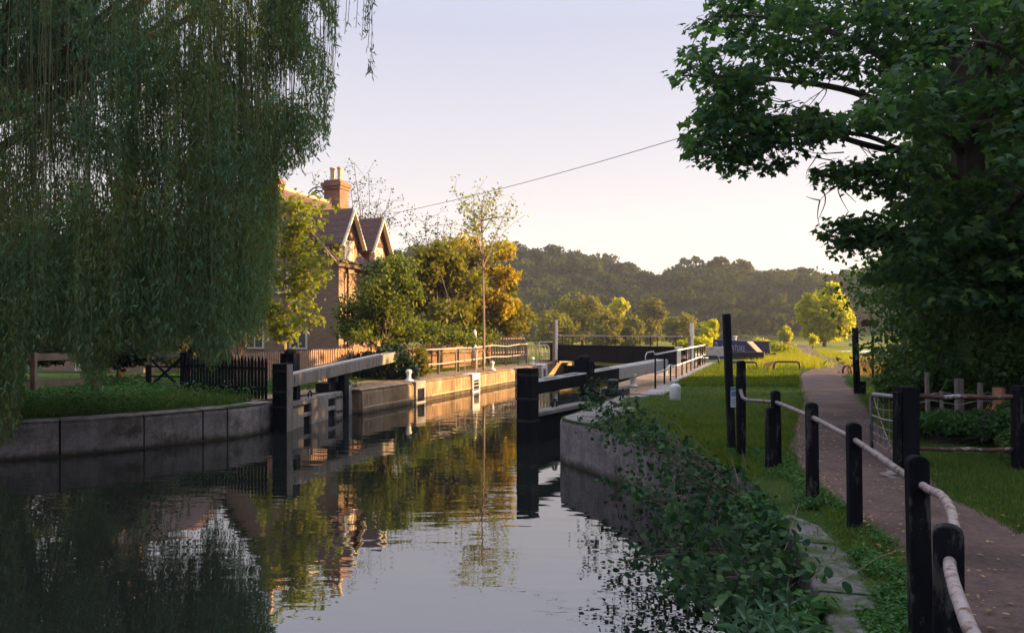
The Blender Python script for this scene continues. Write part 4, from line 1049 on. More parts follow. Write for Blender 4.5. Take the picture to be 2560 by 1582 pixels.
# ------------------------------------------------------------------ picket fences, rail fence, wicket gate on the left
pk = thing('picket_fence', W(-15.7, 30), 'long low picket fence of pointed larch pales glowing in the sun on the left bank', 'fence')
mb = MB()
for v_ in np.arange(18.6, 40.6, .115):
    x, y, _ = W(-15.7, v_); hgt_ = 1.30 + random.uniform(-.02, .02) - (.0 if v_ > 25 else (25 - v_) * .012)
    w = .052; lean = random.uniform(-.012, .012)
    mb.extr([(-w / 2, .08), (w / 2, .08), (w / 2 + lean, hgt_ - .06), (lean, hgt_), (-w / 2 + lean, hgt_ - .06)], (SL, CL, 0), (0, 0, 1), (CL, -SL, 0), (x, y, .72), .018)
mb.build('pickets', M['picket'], pk, pk.location)
for z in (1.0, 1.72):
    mb = MB(); mb.bar(W(-15.75, 18.6, z), W(-15.75, 40.6, z), .05, .08); mb.build('rail', M['wood'], pk, pk.location)
for v_ in np.arange(18.6, 41, 2.75):
    mb = MB(); p_ = W(-15.82, v_); mb.bar((p_[0], p_[1], .5), (p_[0], p_[1], 2.0), .1, .1, (0, 1, 0)); mb.build('post', M['wood'], pk, pk.location)
# little tall pale fence beyond
p2 = thing('picket_fence', A(1265, 850, 50), 'short dark paling fence standing taller beyond the end of the larch pickets', 'fence')
a, b = np.array(A(1222, 0, 47)[:2]), np.array(A(1312, 0, 50)[:2]); mb = MB()
for f_ in np.linspace(0, 1, 15):
    q = a + (b - a) * f_; mb.extr([(-.07, 0), (.07, 0), (.07, 2.0), (0, 2.12), (-.07, 2.0)], (1, 0, 0), (0, 0, 1), (0, 1, 0), (q[0], q[1], .7), .03)
mb.build('pickets', M['wood'], p2, p2.location)
mb = MB(); mb.bar((a[0], a[1] + .05, 1.3), (b[0], b[1] + .05, 1.3), .06, .1); mb.bar((a[0], a[1] + .05, 2.2), (b[0], b[1] + .05, 2.2), .06, .1); mb.build('rail', M['wood'], p2, p2.location)
# dark picket fence below the willow
dk = thing('picket_fence', (-8.4, 21.8, .7), 'dark shaded picket fence with spear tips standing under the willow', 'fence')
a, b = np.array((-9.95, 22.4)), np.array((-6.75, 20.3)); mb = MB(); n_ = 27; d_ = nrm(b - a)
for k in range(n_):
    q = a + (b - a) * k / (n_ - 1); hh = 1.22 + random.uniform(-.03, .03)
    mb.extr([(-.05, .05), (.05, .05), (.05, hh - .16), (.0, hh), (-.05, hh - .16)], (d_[0], d_[1], 0), (0, 0, 1), (-d_[1], d_[0], 0), (q[0], q[1], .72), .022)
mb.build('pickets', M['black'], dk, dk.location)
mb = MB()
for z in (1.05, 1.6): mb.bar((a[0], a[1] + .04, z), (b[0], b[1] + .04, z), .05, .08)
mb.build('rail', M['black'], dk, dk.location)
for ox, D in ((462, 22.5),):
    x, y = pxy(ox, D); mb = MB(); mb.box(x - .1, x + .1, y - .1, y + .1, .6, 2.0); mb.build('post', M['black'], dk, dk.location)
wk = thing('wicket_gate', (-10.9, 22.9, .7), 'small wooden wicket gate with crossed braces between the rail fence and dark pickets', 'gate')
a, b = pxy(378, 22.9), pxy(452, 22.6); mb = MB()
mb.bar((a[0], a[1], 1.92), (b[0], b[1], 1.92), .05, .14); mb.build('top_rail', M['greywood'], wk, wk.location)
mb = MB()
for z in (1.55, 1.25, 1.0): mb.bar((a[0], a[1], z), (b[0], b[1], z), .03, .05)
mb.bar((a[0], a[1] - .04, .95), (b[0], b[1] - .04, 1.8), .04, .07); mb.bar((a[0], a[1] - .08, 1.8), (b[0], b[1] - .08, .95), .04, .07); mb.build('braces', M['black'], wk, wk.location)
mb = MB(); mb.bar((a[0], a[1], .98), (b[0], b[1], .98), .06, .18); mb.build('bottom_board', M['wood'], wk, wk.location)
mb = MB(); mb.box(a[0] - .14, a[0] - .02, a[1] - .06, a[1] + .06, .6, 1.6); mb.build('gate_post', M['black'], wk, wk.location)
rr_ = thing('rail_fence', (-13, 21.5, .7), 'brown two rail timber fence behind the weeds at the far left', 'fence')
for oy, w in ((889, .20), (953, .20)):
    a, b = A(64, oy + 3, 20.2), A(212, oy, 22.2); mb = MB(); mb.bar(a, b, .05, w); mb.build('rail', M['wood'], rr_, rr_.location)
for ox, D in ((78, 20.3), (20, 19.6), (372, 23.0), (235, 22.3)):
    x, y = pxy(ox, D); mb = MB(); mb.box(x - .07, x + .07, y + .04, y + .16, .6, 2.05); mb.build('post', M['wood'], rr_, rr_.location)

# ------------------------------------------------------------------ trees
def limb(mb, p0, p1, r0, r1, bend=.12, n=7, sides=7):
    p0, p1 = np.array(p0, float), np.array(p1, float); Ln = np.linalg.norm(p1 - p0)
    off = rng.normal(0, 1, 3) * bend * Ln; off2 = rng.normal(0, 1, 3) * bend * Ln * .5
    t = np.linspace(0, 1, n)[:, None]
    P = p0 + (p1 - p0) * t + off * (t * (1 - t)) * 2 + off2 * np.sin(t * math.pi * 2) * .3
    mb.tube(P, np.linspace(r0, r1, n), sides, cap=False); return P
def tree(name, label, base, crowns, leafm, tmpl, size, count, trunk_r=.18, barkm='bark', cat='tree', group=None, up=.5, clump=.30, nclump=28, dirdown=.0, shell=.55, trunktop=None, sparse=None):
    """crowns: list of (centre xyz, radii xyz, weight)"""
    o = thing(name, base, label, cat, group)
    o_ = np.array(base, float)
    mb = MB(); wsum = sum(c[2] for c in crowns)
    tp = np.array(trunktop if trunktop is not None else crowns[0][0], float)
    P = limb(mb, (base[0], base[1], base[2] - .3), tp, trunk_r, trunk_r * .35, .03, 9, 8)
    lp, ld, ln_, lsz = [], [], [], []
    for (c, r, w) in crowns:
        c, r = np.array(c, float), np.array(r, float); k = max(3, int(nclump * w / wsum))
        d = nrm(rng.normal(0, 1, (k, 3))); q = rng.uniform(shell, 1.0, (k, 1)) ** .6
        cc = c + d * q * r * .82
        for j in range(k):
            i = min(len(P) - 1, int(len(P) * rng.uniform(.35, 1.0)))
            limb(mb, P[i], cc[j], trunk_r * .28, trunk_r * .05, .08, 5, 4)
        m = int(count * w / wsum)
        ci = rng.integers(0, k, m)
        cs = rng.uniform(.6, 1.35, k)[ci][:, None]
        off = rng.normal(0, 1, (m, 3)); off = off / np.maximum(1, np.linalg.norm(off, axis=1, keepdims=True) / 1.5)
        p = cc[ci] + off * r * clump * cs
        lp.append(p)
    p = np.concatenate(lp); m = len(p)
    D = rng.normal(0, 1, (m, 3)) + np.array((0, 0, -dirdown)); N = rng.normal(0, 1, (m, 3)) * (1 - up) + np.array((0, 0, 1.0)) * up
    mb.build('trunk', M[barkm], o, o_)
    lb = MB(); lb.leaves(p, D, N, size * rng.uniform(.7, 1.35, m), tmpl); lb.build('crown', leafm, o, o_)
    return o
def az(ox, oy, D): return A(ox, oy, D)

# left garden
# young maple sapling
b = A(712, 870, 27.5)
o = thing('young_tree', (b[0], b[1], .75), 'slender young maple with bright yellow green leaves in front of the cottage wall', 'tree')
mb = MB(); top = A(716, 470, 27.5); P = limb(mb, (b[0], b[1], .6), A(712, 500, 27.5), .075, .015, .01, 14, 6)
lp = []
for (ox, oy) in ((660, 540), (672, 600), (690, 470), (740, 500), (790, 520), (835, 512), (760, 570), (800, 560), (725, 600), (770, 610), (775, 640), (800, 690), (690, 690), (650, 700), (742, 680), (670, 760), (700, 800), (640, 790), (760, 780), (810, 700),(655,640),(730,740),(820,670),(845,640),(765,500),(780,545),(745,560),(815,600),(790,650),(745,640),(720,560),(770,720),(790,760),(735,820),(800,800),(680,820)):
    e_ = np.array(A(ox, oy, 27.5 + rng.uniform(-1, 1))); i = int(np.argmin(np.abs(P[:, 2] - (e_[2] - .5)))); i = min(i, len(P) - 2)
    Q = limb(mb, P[i], e_, .022, .006, .05, 7, 4)
    for q in Q[2:]:
        m = 15; lp.append(q + rng.normal(0, .17, (m, 3)))
mb.build('trunk', M['palebark'], o, o.location)
p = np.concatenate(lp); m = len(p); mb = MB(); mb.leaves(p, rng.normal(0, 1, (m, 3)) + (0, 0, -.5), rng.normal(0, .6, (m, 3)) + (0, 0, .8), rng.uniform(.10, .2, m), MAPLE); mb.build('crown', L['yellowgreen'], o, o.location)
# dense round bush
def R3(ox, oy, D, rx, rz, ry=None):
    """crown from pixel centre, pixel radii (photo px)"""
    k = D / F / 2.5
    return (A(ox, oy, D), (rx * k, (ry or rx) * k, rz * k))
def cw(ox, oy, D, rx, rz, w, ry=None): c, r = R3(ox, oy, D, rx, rz, ry); return (c, r, w)
c = A(955, 870, 31)
tree('garden_bush', 'dense round sunlit green bush in front of the cottage dormers', (c[0], c[1], .75), [cw(960, 735, 31, 98, 82, 3), cw(885, 790, 31, 55, 75, 1.2), cw(985, 690, 31, 70, 62, 1.2), cw(1030, 720, 31, 34, 50, .5), cw(930, 830, 30.5, 90, 40, 1)], L['green'], OVAL, .15, 8800, .12, nclump=130, clump=.19, shell=.2)
c = A(1088, 860, 38)
tree('garden_tree', 'dark spreading tree with forked trunks behind the picket fence', (c[0], c[1], .75), [cw(1090, 660, 38, 75, 75, 2), cw(1060, 740, 38, 60, 60, 1.5), cw(1160, 720, 39, 80, 70, 1.5), cw(1110, 780, 37, 90, 45, 1)], L['olive'], LEAF4, .24, 8000, .22, nclump=110, clump=.18, shell=.3)
c = A(1180, 860, 41)
tree('garden_tree', 'broad leafy tree with golden orange outer foliage beside the slim bare trunk', (c[0], c[1], .75),
     [cw(1170, 620, 41, 70, 45, 1.4), cw(1255, 625, 41, 60, 26, .8), cw(1265, 690, 41, 42, 34, .8), cw(1262, 760, 41, 45, 38, .8), cw(1190, 720, 41, 50, 70, .9), cw(1120, 660, 40, 50, 24, .4)], L['orange'], LEAF4, .22, 5600, .14, nclump=120, clump=.16, shell=.2)
c = A(1230, 870, 42)
tree('garden_bush', 'olive green bush filling the gap below the golden foliage', (c[0], c[1], .75), [cw(1200, 790, 42.5, 85, 60, 2), cw(1240, 720, 43, 60, 70, 1), cw(1290, 800, 43, 45, 45, 1)], L['olive'], LEAF4, .24, 5200, .1, nclump=50, clump=.26)
c = A(1060, 880, 34)
tree('garden_bush', 'low mixed shrubs behind the sunlit pickets', (c[0], c[1], .75), [cw(1060, 830, 34, 60, 30, 1), cw(1140, 840, 36, 70, 24, 1), cw(1010, 820, 33, 40, 40, 1), cw(1200, 838, 40, 50, 24, 1)], L['green'], LEAF4, .17, 5200, .06, nclump=50, clump=.28)
# tall slim sparse tree
b = A(1210, 860, 36)
o = thing('slim_tree', (b[0], b[1], .75), 'tall thin tree with a nearly bare pinkish trunk and sparse open crown', 'tree')
mb = MB(); P = limb(mb, (b[0], b[1], .6), A(1203, 520, 36), .085, .03, .008, 14, 6)
fork = P[-1]; lp = []
for (ox, oy) in ((1135, 480), (1160, 505), (1185, 490), (1215, 480), (1250, 478), (1275, 500), (1285, 545), (1240, 520), (1262, 575), (1170, 540), (1150, 560), (1240, 600), (1180, 580), (1222, 500), (1200, 520), (1140, 600), (1265, 615)):
    e_ = np.array(A(ox, oy, 36 + rng.uniform(-1.2, 1.2))); st = P[int(rng.integers(9, 13))] if oy < 560 else P[int(rng.integers(8, 12))]
    Q = limb(mb, st, e_, .035, .008, .07, 8, 4)
    for q in Q[3:]:
        m = 7; lp.append(q + rng.normal(0, .16, (m, 3)))
        e2 = q + rng.normal(0, .35, 3); limb(mb, q, e2, .010, .005, .05, 3, 3); lp.append(e2 + rng.normal(0, .12, (5, 3)))
mb.build('trunk', M['palebark'], o, o.location)
p = np.concatenate(lp); m = len(p); mb = MB(); mb.leaves(p, rng.normal(0, 1, (m, 3)), rng.normal(0, 1, (m, 3)), rng.uniform(.10, .2, m), LEAF4); mb.build('crown', L['yellowgreen'], o, o.location)
# sparse twiggy tree behind the chimney
def twigtree(name, label, base, tips, D, lm, per=5, spread=.3, root=None, lsz=.16, r0=.10):
    o = thing(name, base, label, 'tree'); mb = MB(); fork = np.array(root, float); limb(mb, base, fork, r0, r0 * .6, .03, 8, 6); lp = []
    for (ox, oy) in tips:
        e_ = np.array(A(ox, oy, D + rng.uniform(-1.5, 1.5))); Q = limb(mb, fork, e_, r0 * .4, .01, .10, 9, 4)
        for q in Q[3:]:
            for _ in range(2):
                e2 = q + rng.normal(0, spread * 1.6, 3); limb(mb, q, e2, .012, .006, .08, 4, 3); lp.append(e2 + rng.normal(0, spread * .5, (per, 3)))
    mb.build('trunk', M['bark'], o, base)
    p = np.concatenate(lp); m = len(p); mb = MB(); mb.leaves(p, rng.normal(0, 1, (m, 3)), rng.normal(0, 1, (m, 3)), lsz * rng.uniform(.6, 1.3, m), LEAF4); mb.build('crown', lm, o, base); return o
b = A(900, 850, 48); twigtree('twiggy_tree', 'open twiggy tree rising behind the cottage chimney', (b[0], b[1], .7), ((860, 470), (885, 405), (920, 430), (950, 480), (985, 500), (1000, 530), (960, 540), (930, 560), (905, 500), (870, 430), (830, 440), (780, 430), (945, 520), (975, 560)), 48, L['deep'], 5, .3, A(900, 600, 48))
b = A(1075, 850, 45); twigtree('twiggy_tree', 'dark sparse topped tree between the cottage and the golden foliage', (b[0], b[1], .7), ((1010, 570), (1030, 600), (1060, 555), (1095, 535), (1110, 560), (1075, 590), (1050, 620), (1010, 640), (1130, 580), (1100, 600), (1120, 630), (1030, 660)), 45, L['deep'], 9, .34, A(1085, 700, 45))

# ivy mound and ivy post beyond the left balance beam
c = A(965, 945, 28.8)
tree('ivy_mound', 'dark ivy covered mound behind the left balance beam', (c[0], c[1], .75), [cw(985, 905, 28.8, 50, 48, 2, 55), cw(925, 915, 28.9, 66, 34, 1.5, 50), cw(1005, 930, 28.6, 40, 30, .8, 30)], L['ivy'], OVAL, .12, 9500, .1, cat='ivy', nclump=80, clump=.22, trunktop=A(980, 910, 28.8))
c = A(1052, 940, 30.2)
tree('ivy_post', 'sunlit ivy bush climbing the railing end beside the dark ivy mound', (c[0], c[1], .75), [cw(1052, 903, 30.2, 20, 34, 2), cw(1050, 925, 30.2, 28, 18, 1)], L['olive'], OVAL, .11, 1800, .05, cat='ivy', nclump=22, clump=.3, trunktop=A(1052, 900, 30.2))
# backdrop trees behind the willow on the far left
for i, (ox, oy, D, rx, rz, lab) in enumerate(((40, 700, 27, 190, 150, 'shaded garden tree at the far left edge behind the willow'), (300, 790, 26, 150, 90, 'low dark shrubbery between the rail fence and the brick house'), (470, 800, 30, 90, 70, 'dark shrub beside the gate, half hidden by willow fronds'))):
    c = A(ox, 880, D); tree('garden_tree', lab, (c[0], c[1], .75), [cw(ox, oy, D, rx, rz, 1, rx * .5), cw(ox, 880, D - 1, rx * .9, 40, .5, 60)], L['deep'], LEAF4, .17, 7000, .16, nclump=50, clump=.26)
c = A(590, 850, 26); tree('garden_bush', 'small sunlit golden bush glimpsed at the right edge of the willow', (c[0], c[1], .75), [cw(610, 830, 26.5, 50, 32, 1), cw(660, 780, 27.5, 30, 40, 1)], L['yellowgreen'], LEAF4, .12, 1500, .05, nclump=18, clump=.3)

# meadow trees and bushes in the middle distance
mt = [  # ox, oy, rx, rz, D, label, leaf
 ('meadow_bush', 1455, 800, 72, 62, 105, 'largest rounded willow bush in the hazy meadow left of centre', 'meadowbush'),
 ('meadow_bush', 1515, 822, 50, 42, 96, 'pale rounded bush low in front of the largest willow bush', 'meadowbush'),
 ('meadow_bush', 1575, 825, 36, 36, 97, 'small rounded bush right of the pale one above the footbridge rail', 'meadowbush'),
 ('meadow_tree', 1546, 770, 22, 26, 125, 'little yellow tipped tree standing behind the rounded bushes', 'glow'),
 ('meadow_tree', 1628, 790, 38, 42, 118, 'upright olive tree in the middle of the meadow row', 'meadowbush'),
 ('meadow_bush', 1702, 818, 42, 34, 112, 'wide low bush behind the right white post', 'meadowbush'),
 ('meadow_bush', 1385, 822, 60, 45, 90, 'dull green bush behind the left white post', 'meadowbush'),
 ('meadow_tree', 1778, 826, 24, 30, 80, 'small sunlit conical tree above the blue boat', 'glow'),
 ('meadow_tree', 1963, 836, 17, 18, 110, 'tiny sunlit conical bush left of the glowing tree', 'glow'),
]
for nm, ox, oy, rx, rz, D, lab, lm in mt:
    zb = float(hgt(*pxy(ox, D))); b = (pxy(ox, D)[0], D, zb)
    k = D / F / 2.5; ctr = A(ox, oy, D)
    tree(nm, lab, b, [(ctr, (rx * k, rx * k * .9, rz * k), 3), ((ctr[0] + rx * k * .3, ctr[1], ctr[2] + rz * k * .45), (rx * k * .5, rx * k * .5, rz * k * .55), 1), ((b[0], b[1], zb + rz * k * .35), (rx * k * .95, rx * k * .8, rz * k * .45), 1)],
         L[lm], CARD, k * 4.6, int(1800 + rx * rz * .8), .25, cat='tree' if 'tree' in nm else 'bush', nclump=40, clump=.26, up=.2)
D = 92; k = D / F / 2.5; zb = .87; x_, y_ = pxy(2062, D)
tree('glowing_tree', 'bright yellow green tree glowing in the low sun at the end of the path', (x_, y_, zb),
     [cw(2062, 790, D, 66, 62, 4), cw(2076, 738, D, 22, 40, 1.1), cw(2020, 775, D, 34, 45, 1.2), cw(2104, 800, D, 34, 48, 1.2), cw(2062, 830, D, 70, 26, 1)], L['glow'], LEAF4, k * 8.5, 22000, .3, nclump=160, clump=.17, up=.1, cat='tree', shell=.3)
x_, y_ = pxy(2030, 70)
tree('meadow_bush', 'small pale shrub beside the path left of the glowing tree', (x_, 70, .87), [cw(2030, 850, 70, 12, 12, 1)], L['glow'], LEAF4, .22, 420, .05, nclump=12, clump=.35, cat='bush')

# wooded hill: one far-off mass of crowns
mb = MB(); n_ = 0
cl_, cs_ = [], []
for D in (168, 178, 188, 199, 210, 221, 232, 243, 250, 256, 262, 268):
    px_ = -420.0
    while px_ < 1560:
        x = (px_ - CX) / F * D; y = D + rng.uniform(-5, 5); rr = rng.uniform(3.4, 6.2)
        z = float(hgt(x, y)); h_ = rng.uniform(1.6, 5.0) if rng.random() < .88 else rng.uniform(5, 7.5)
        cl_.append((x, y, z + h_ - rr * .45)); cs_.append((rr, rr, rr * rng.uniform(.7, 1.05)))
        px_ += rr * (1.1 if D < 240 else .85) / D * F
cl_, cs_ = np.array(cl_), np.array(cs_)
print('hill crowns', len(cl_))
per = 230
ii = np.repeat(np.arange(len(cl_)), per); m = len(ii)
d = nrm(rng.normal(0, 1, (m, 3))); d[:, 2] = np.abs(d[:, 2]) * .9 - .25
sub = rng.normal(0, 1, (len(cl_), 6, 3)); sub = nrm(sub); sub[..., 2] = np.abs(sub[..., 2])
si = rng.integers(0, 6, m)
p = cl_[ii] + cs_[ii] * (sub[ii, si] * .55 + d * rng.uniform(.35, .62, (m, 1)))
mb.leaves(p, rng.normal(0, 1, (m, 3)), d + rng.normal(0, .5, (m, 3)), rng.uniform(.45, 1.1, m), CARD)
tag(mb.build('woodland', L['hill']), 'dark wooded hillside running along the skyline', 'woodland', kind='stuff')

# overhead wire
w = thing('overhead_wire', A(1400, 420, 40), 'thin overhead wire slanting across the sky to the cottage', 'cable')
a, b = np.array(A(985, 532, 46)), np.array(A(2000, 250, 24)); t = np.linspace(0, 1, 30)[:, None]
mb = MB(); mb.tube(a + (b - a) * t - np.array((0, 0, 1.0)) * (t * (1 - t)) * 1.1, .014, 5); mb.build('cable', M['iron'], w, w.location)

# small white figure among the shrubs behind the pickets
q = A(1186, 842, 37)
sf = thing('garden_ornament', (q[0], q[1], .75), 'small white garden figure glimpsed among shrubs above the larch pickets', 'ornament')
mb = MB(); mb.lathe([(.14, 0), (.14, 1.0), (.10, 1.05), (.13, 1.2), (.16, 1.5), (.10, 1.7), (.11, 1.8), (.08, 1.95), (.01, 2.0)], (0, 0, 0), 12); mb.build('figure', M['paint'], sf, smooth=True)
# ------------------------------------------------------------------ weeping willow
wlw = thing('weeping_willow', (-12.5, 15.5, .7), 'huge weeping willow whose hanging fronds curtain the whole upper left', 'tree')
mb = MB()
P = limb(mb, (-13.5, 16.5, .4), (-12.6, 16.4, 7.5), .55, .38, .02, 10, 12)
BX = np.array([-60, 0, 40, 60, 100, 150, 200, 235, 260, 300, 340, 400, 450, 500, 540, 580, 620, 645, 655, 665, 700, 740, 780, 797, 805]) * 1.0462
BY = np.array([1060, 1060, 1040, 850, 820, 825, 900, 945, 880, 800, 850, 850, 800, 880, 860, 800, 800, 720, 600, 430, 410, 385, 355, 200, 60]) * 1.0462
tops = []
for k in range(26):
    ang = rng.uniform(0, 2 * math.pi)
    e_ = np.array((-7.6 + 4.6 * math.cos(ang) * rng.uniform(.3, 1), 15.8 + 2.8 * math.sin(ang), rng.uniform(11.5, 14.5)))
    Q = limb(mb, P[int(rng.integers(7, 10))], e_, .13, .02, .14, 9, 6); tops.append(Q)
TP = np.concatenate([q[4:] for q in tops])
mb.build('trunk', M['bark'], wlw, wlw.location)
lp, ldr, ls = [], [], []; tw = MB()
ns = 0; N_ST = 4300
grp = [(rng.uniform(-70, 835), rng.uniform(13.2, 19.5)) for _ in range(520)]
while ns < N_ST:
    gx, gd = grp[int(rng.integers(0, len(grp)))]
    ox = gx + rng.normal(0, 14); D = gd + rng.normal(0, .25)
    if ox > 838 or ox < -90: continue
    if ox > 700 and rng.random() < .3: continue
    if ox > 685: D = 13.6 + (D - 13.2) * .35
    B = np.interp(ox, BX, BY)
    # gaps of sky in the upper left, as in the photo
    r_ = rng.random()
    yb = B - abs(rng.normal(0, 45)) - (rng.random() < .45) * rng.uniform(0, 420)
    if ox > 700: yb = B - abs(rng.normal(0, 60)) - (rng.random() < .4) * rng.uniform(0, 250)
    if ox > 800: yb = B + rng.uniform(-120, 0)
    x, y, zb = A(ox, yb, D)
    ztop = rng.uniform(11.0, 13.8)
    if ztop - zb < 1.2: ztop = zb + 2
    ln = min(ztop - zb, rng.uniform(4.5, 12)); z1 = zb + ln
    k = 14; t = np.linspace(0, 1, k)
    sway = rng.normal(0, .13, 2); ph = rng.uniform(0, 6)
    px = x + sway[0] * (1 - t) * t * 3 + .03 * np.sin(t * 9 + ph); py = y + sway[1] * (1 - t) * t * 3 + .03 * np.cos(t * 7 + ph); pz = zb + ln * t
    S = np.stack([px, py, pz], -1)
    # strand arches at its top to the nearest branch
    if ns % 7 == 0: tw.tube(S[::2], np.linspace(.004, .009, len(S[::2])), 3, cap=False)
    m = int(ln * 15); tt = rng.random(m) ** 1.12
    q = np.stack([np.interp(tt, t, S[:, j]) for j in range(3)], -1) + rng.normal(0, .035, (m, 3))
    # see-through windows high in the curtain
    gn = vn(q[:, 0], q[:, 2] * .32, .6, 21) * .6 + vn(q[:, 0], q[:, 2] * .45, .22, 5) * .4
    thr = np.clip((q[:, 2] - 3.0) / 3.0, 0, 1) * ((.545 if ox < 430 else .515) if ox < 650 else .30)
    lp.append(q[gn > thr]); ns += 1
for k in range(900):
    x = rng.uniform(-17.5, -11.5); y = rng.uniform(11.5, 20.5)
    if CX + F * x / y > -30: continue
    zb = rng.uniform(1.2, 5.0); ln = rng.uniform(5, 9); m = int(ln * 12); tt = rng.random(m)
    lp.append(np.stack([x + .1 * np.sin(tt * 4), y + 0 * tt, zb + ln * tt], -1) + rng.normal(0, .04, (m, 3)))
# isolated trails of fronds to the right of the curtain
for ox, yb, up_ in ((925, 182, .0), (920, 120, 1), (905, 95, 1), (928, 60, 1), (890, 70, 1), (870, 60, 1), (845, 40, 1), (862, 85, 1), (912, 70, 1), (917, 90, 1), (835, 110, 1), (826, 190, 1)):
    x, y, zb = A(ox, yb, 13.8); t = np.linspace(0, 1, 10); S = np.stack([x + .04 * np.sin(t * 6), y + 0 * t, zb + 3.5 * t], -1)
    tw.tube(S, .006, 3, cap=False)
    m = 70 if ox > 895 else 26; tt = rng.random(m); tt = np.where(rng.random(m) < .5, tt * .15 * rng.random(m), tt) if yb == 182 else tt
    lp.append(np.stack([np.interp(tt, t, S[:, j]) for j in range(3)], -1) + rng.normal(0, .035, (m, 3)))
p = np.concatenate(lp); m = len(p); print('willow leaves', m)
tw.build('hanging_twigs', M['withies'], wlw, wlw.location)
mb = MB(); mb.leaves(p, rng.normal(0, .48, (m, 3)) + (0, 0, -1), rng.normal(0, 1, (m, 3)), rng.uniform(.06, .17, m), LANCE)
mb.build('fronds', L['willow'], wlw, wlw.location)

# ------------------------------------------------------------------ sycamore on the right (sprays placed inside the crown volume)
def polypts(poly, n):
    poly = [tuple(q) for q in poly]; a = np.array(poly); out = []
    lo, hi = a.min(0), a.max(0)
    while sum(len(q) for q in out) < n:
        c = rng.uniform(lo, hi, (n * 2, 2)); out.append(c[inside(poly, c[:, 0], c[:, 1])])
    return np.concatenate(out)[:n]
def z2(poly): return [(1640 + x / 1.989, y / 1.989) for x, y in poly]
A1 = z2([(330,-60),(320,10),(250,60),(185,130),(215,175),(320,170),(270,215),(200,225),(130,270),(190,330),(125,355),(125,385),(230,380),(310,350),(420,390),(560,375),(760,360),(900,330),(1000,420),(1100,400),(1400,300),(1500,-60)])
A2 = z2([(310,350),(290,430),(240,520),(195,600),(205,650),(165,700),(185,770),(235,770),(262,840),(320,810),(380,770),(400,790),(392,880),(430,860),(520,765),(560,715),(650,690),(680,755),(720,750),(760,720),(860,700),(960,640),(1150,600),(1200,560),(900,560),(720,530),(560,550),(480,570),(510,500),(500,400)])
A3 = z2([(550,845),(600,785),(625,780),(600,815)])
A4 = z2([(790,910),(790,830),(850,810),(900,795),(960,820),(1080,775),(1200,765),(1240,940),(1100,935),(980,925),(900,880),(830,905)])
A5 = z2([(815,1165),(865,1105),(930,1065),(1040,1075),(1080,1035),(1150,1085),(1220,1100),(1220,1175),(1060,1200),(980,1205),(930,1255),(885,1205)])
A6 = z2([(1000,430),(1250,330),(1500,-60),(1960,-60),(1960,1500),(1300,1500),(1180,1400),(1080,1380),(1130,1270),(1220,1190),(1170,1090),(1230,1000),(1240,760),(1200,640),(1100,560),(960,500)])
HED = [(2085,668),(2130,690),(2175,665),(2230,640),(2300,600),(2560,560),(2620,560),(2620,985),(2400,985),(2260,975),(2230,930),(2205,900),(2190,868),(2240,850),(2180,830),(2150,800),(2120,778),(2160,760),(2140,740),(2112,722),(2160,712)]
sy = thing('sycamore_tree', (8.7, 14.0, .95), 'large dark sycamore overhanging the path from the right with lobed leaves', 'tree')
mb = MB()
T = limb(mb, (8.9, 14, .6), (8.5, 13.9, 7.2), .36, .26, .02, 10, 10)
limbs = []
def path(mb, pts, r0, r1):
    C = np.array(pts, float); t = np.linspace(0, len(C) - 1, len(C) * 5); Q = cr(C, t); mb.tube(Q, np.linspace(r0, r1, len(Q)), 6, cap=False); limbs.append(Q); return Q
path(mb, [T[7], A(2350, 330, 13.5), A(2150, 235, 12.6), A(1960, 200, 12), A(1790, 190, 11.4), A(1705, 188, 11)], .08, .012)
path(mb, [T[7], A(2330, 250, 13.2), A(2150, 110, 12.6), A(1960, 50, 12), A(1800, 40, 11.5), A(1740, 70, 11.2)], .08, .012)
path(mb, [T[6], A(2350, 400, 13.6), A(2200, 370, 13), A(2100, 340, 12.4), A(2030, 300, 12), A(1900, 300, 11.8), A(1780, 330, 11.5), A(1740, 400, 11.3)], .07, .012)
path(mb, [T[6], A(2240, 370, 13), A(2110, 330, 12.6), A(1980, 340, 12.2), A(1850, 400, 12)], .055, .01)
path(mb, [T[5], A(2300, 480, 13.5), A(2180, 430, 13), A(2080, 440, 12.6), A(2030, 430, 12.2)], .09, .015)
path(mb, [T[4], A(2300, 600, 13.5), A(2200, 580, 13.2), A(2120, 560, 12.8), A(2060, 600, 12.5)], .09, .012)
path(mb, [T[8], A(2500, 250, 12.5), A(2440, 60, 11.5), A(2380, -150, 11)], .16, .03)
path(mb, [T[8], A(2520, 290, 12), A(2580, 200, 10.5), A(2500, 120, 9.5), A(2420, 100, 8.5)], .08, .012)
path(mb, [T[8], (8.3, 14.4, 10), (8.0, 15, 14), (7.6, 15, 17)], .2, .03)
path(mb, [T[8], (9.6, 14.4, 10), (11.5, 15, 13.5), (13, 15.5, 15)], .16, .03)
path(mb, [T[7], (7.0, 15, 10.5), (5.0, 15.5, 12.5), (3.8, 15.6, 13)], .13, .03)
path(mb, [T[5], A(2500, 560, 12), A(2560, 480, 10.5), A(2620, 400, 9)], .10, .02)
LP = np.concatenate(limbs)
lp, ld, ln_, lz = [], [], [], []
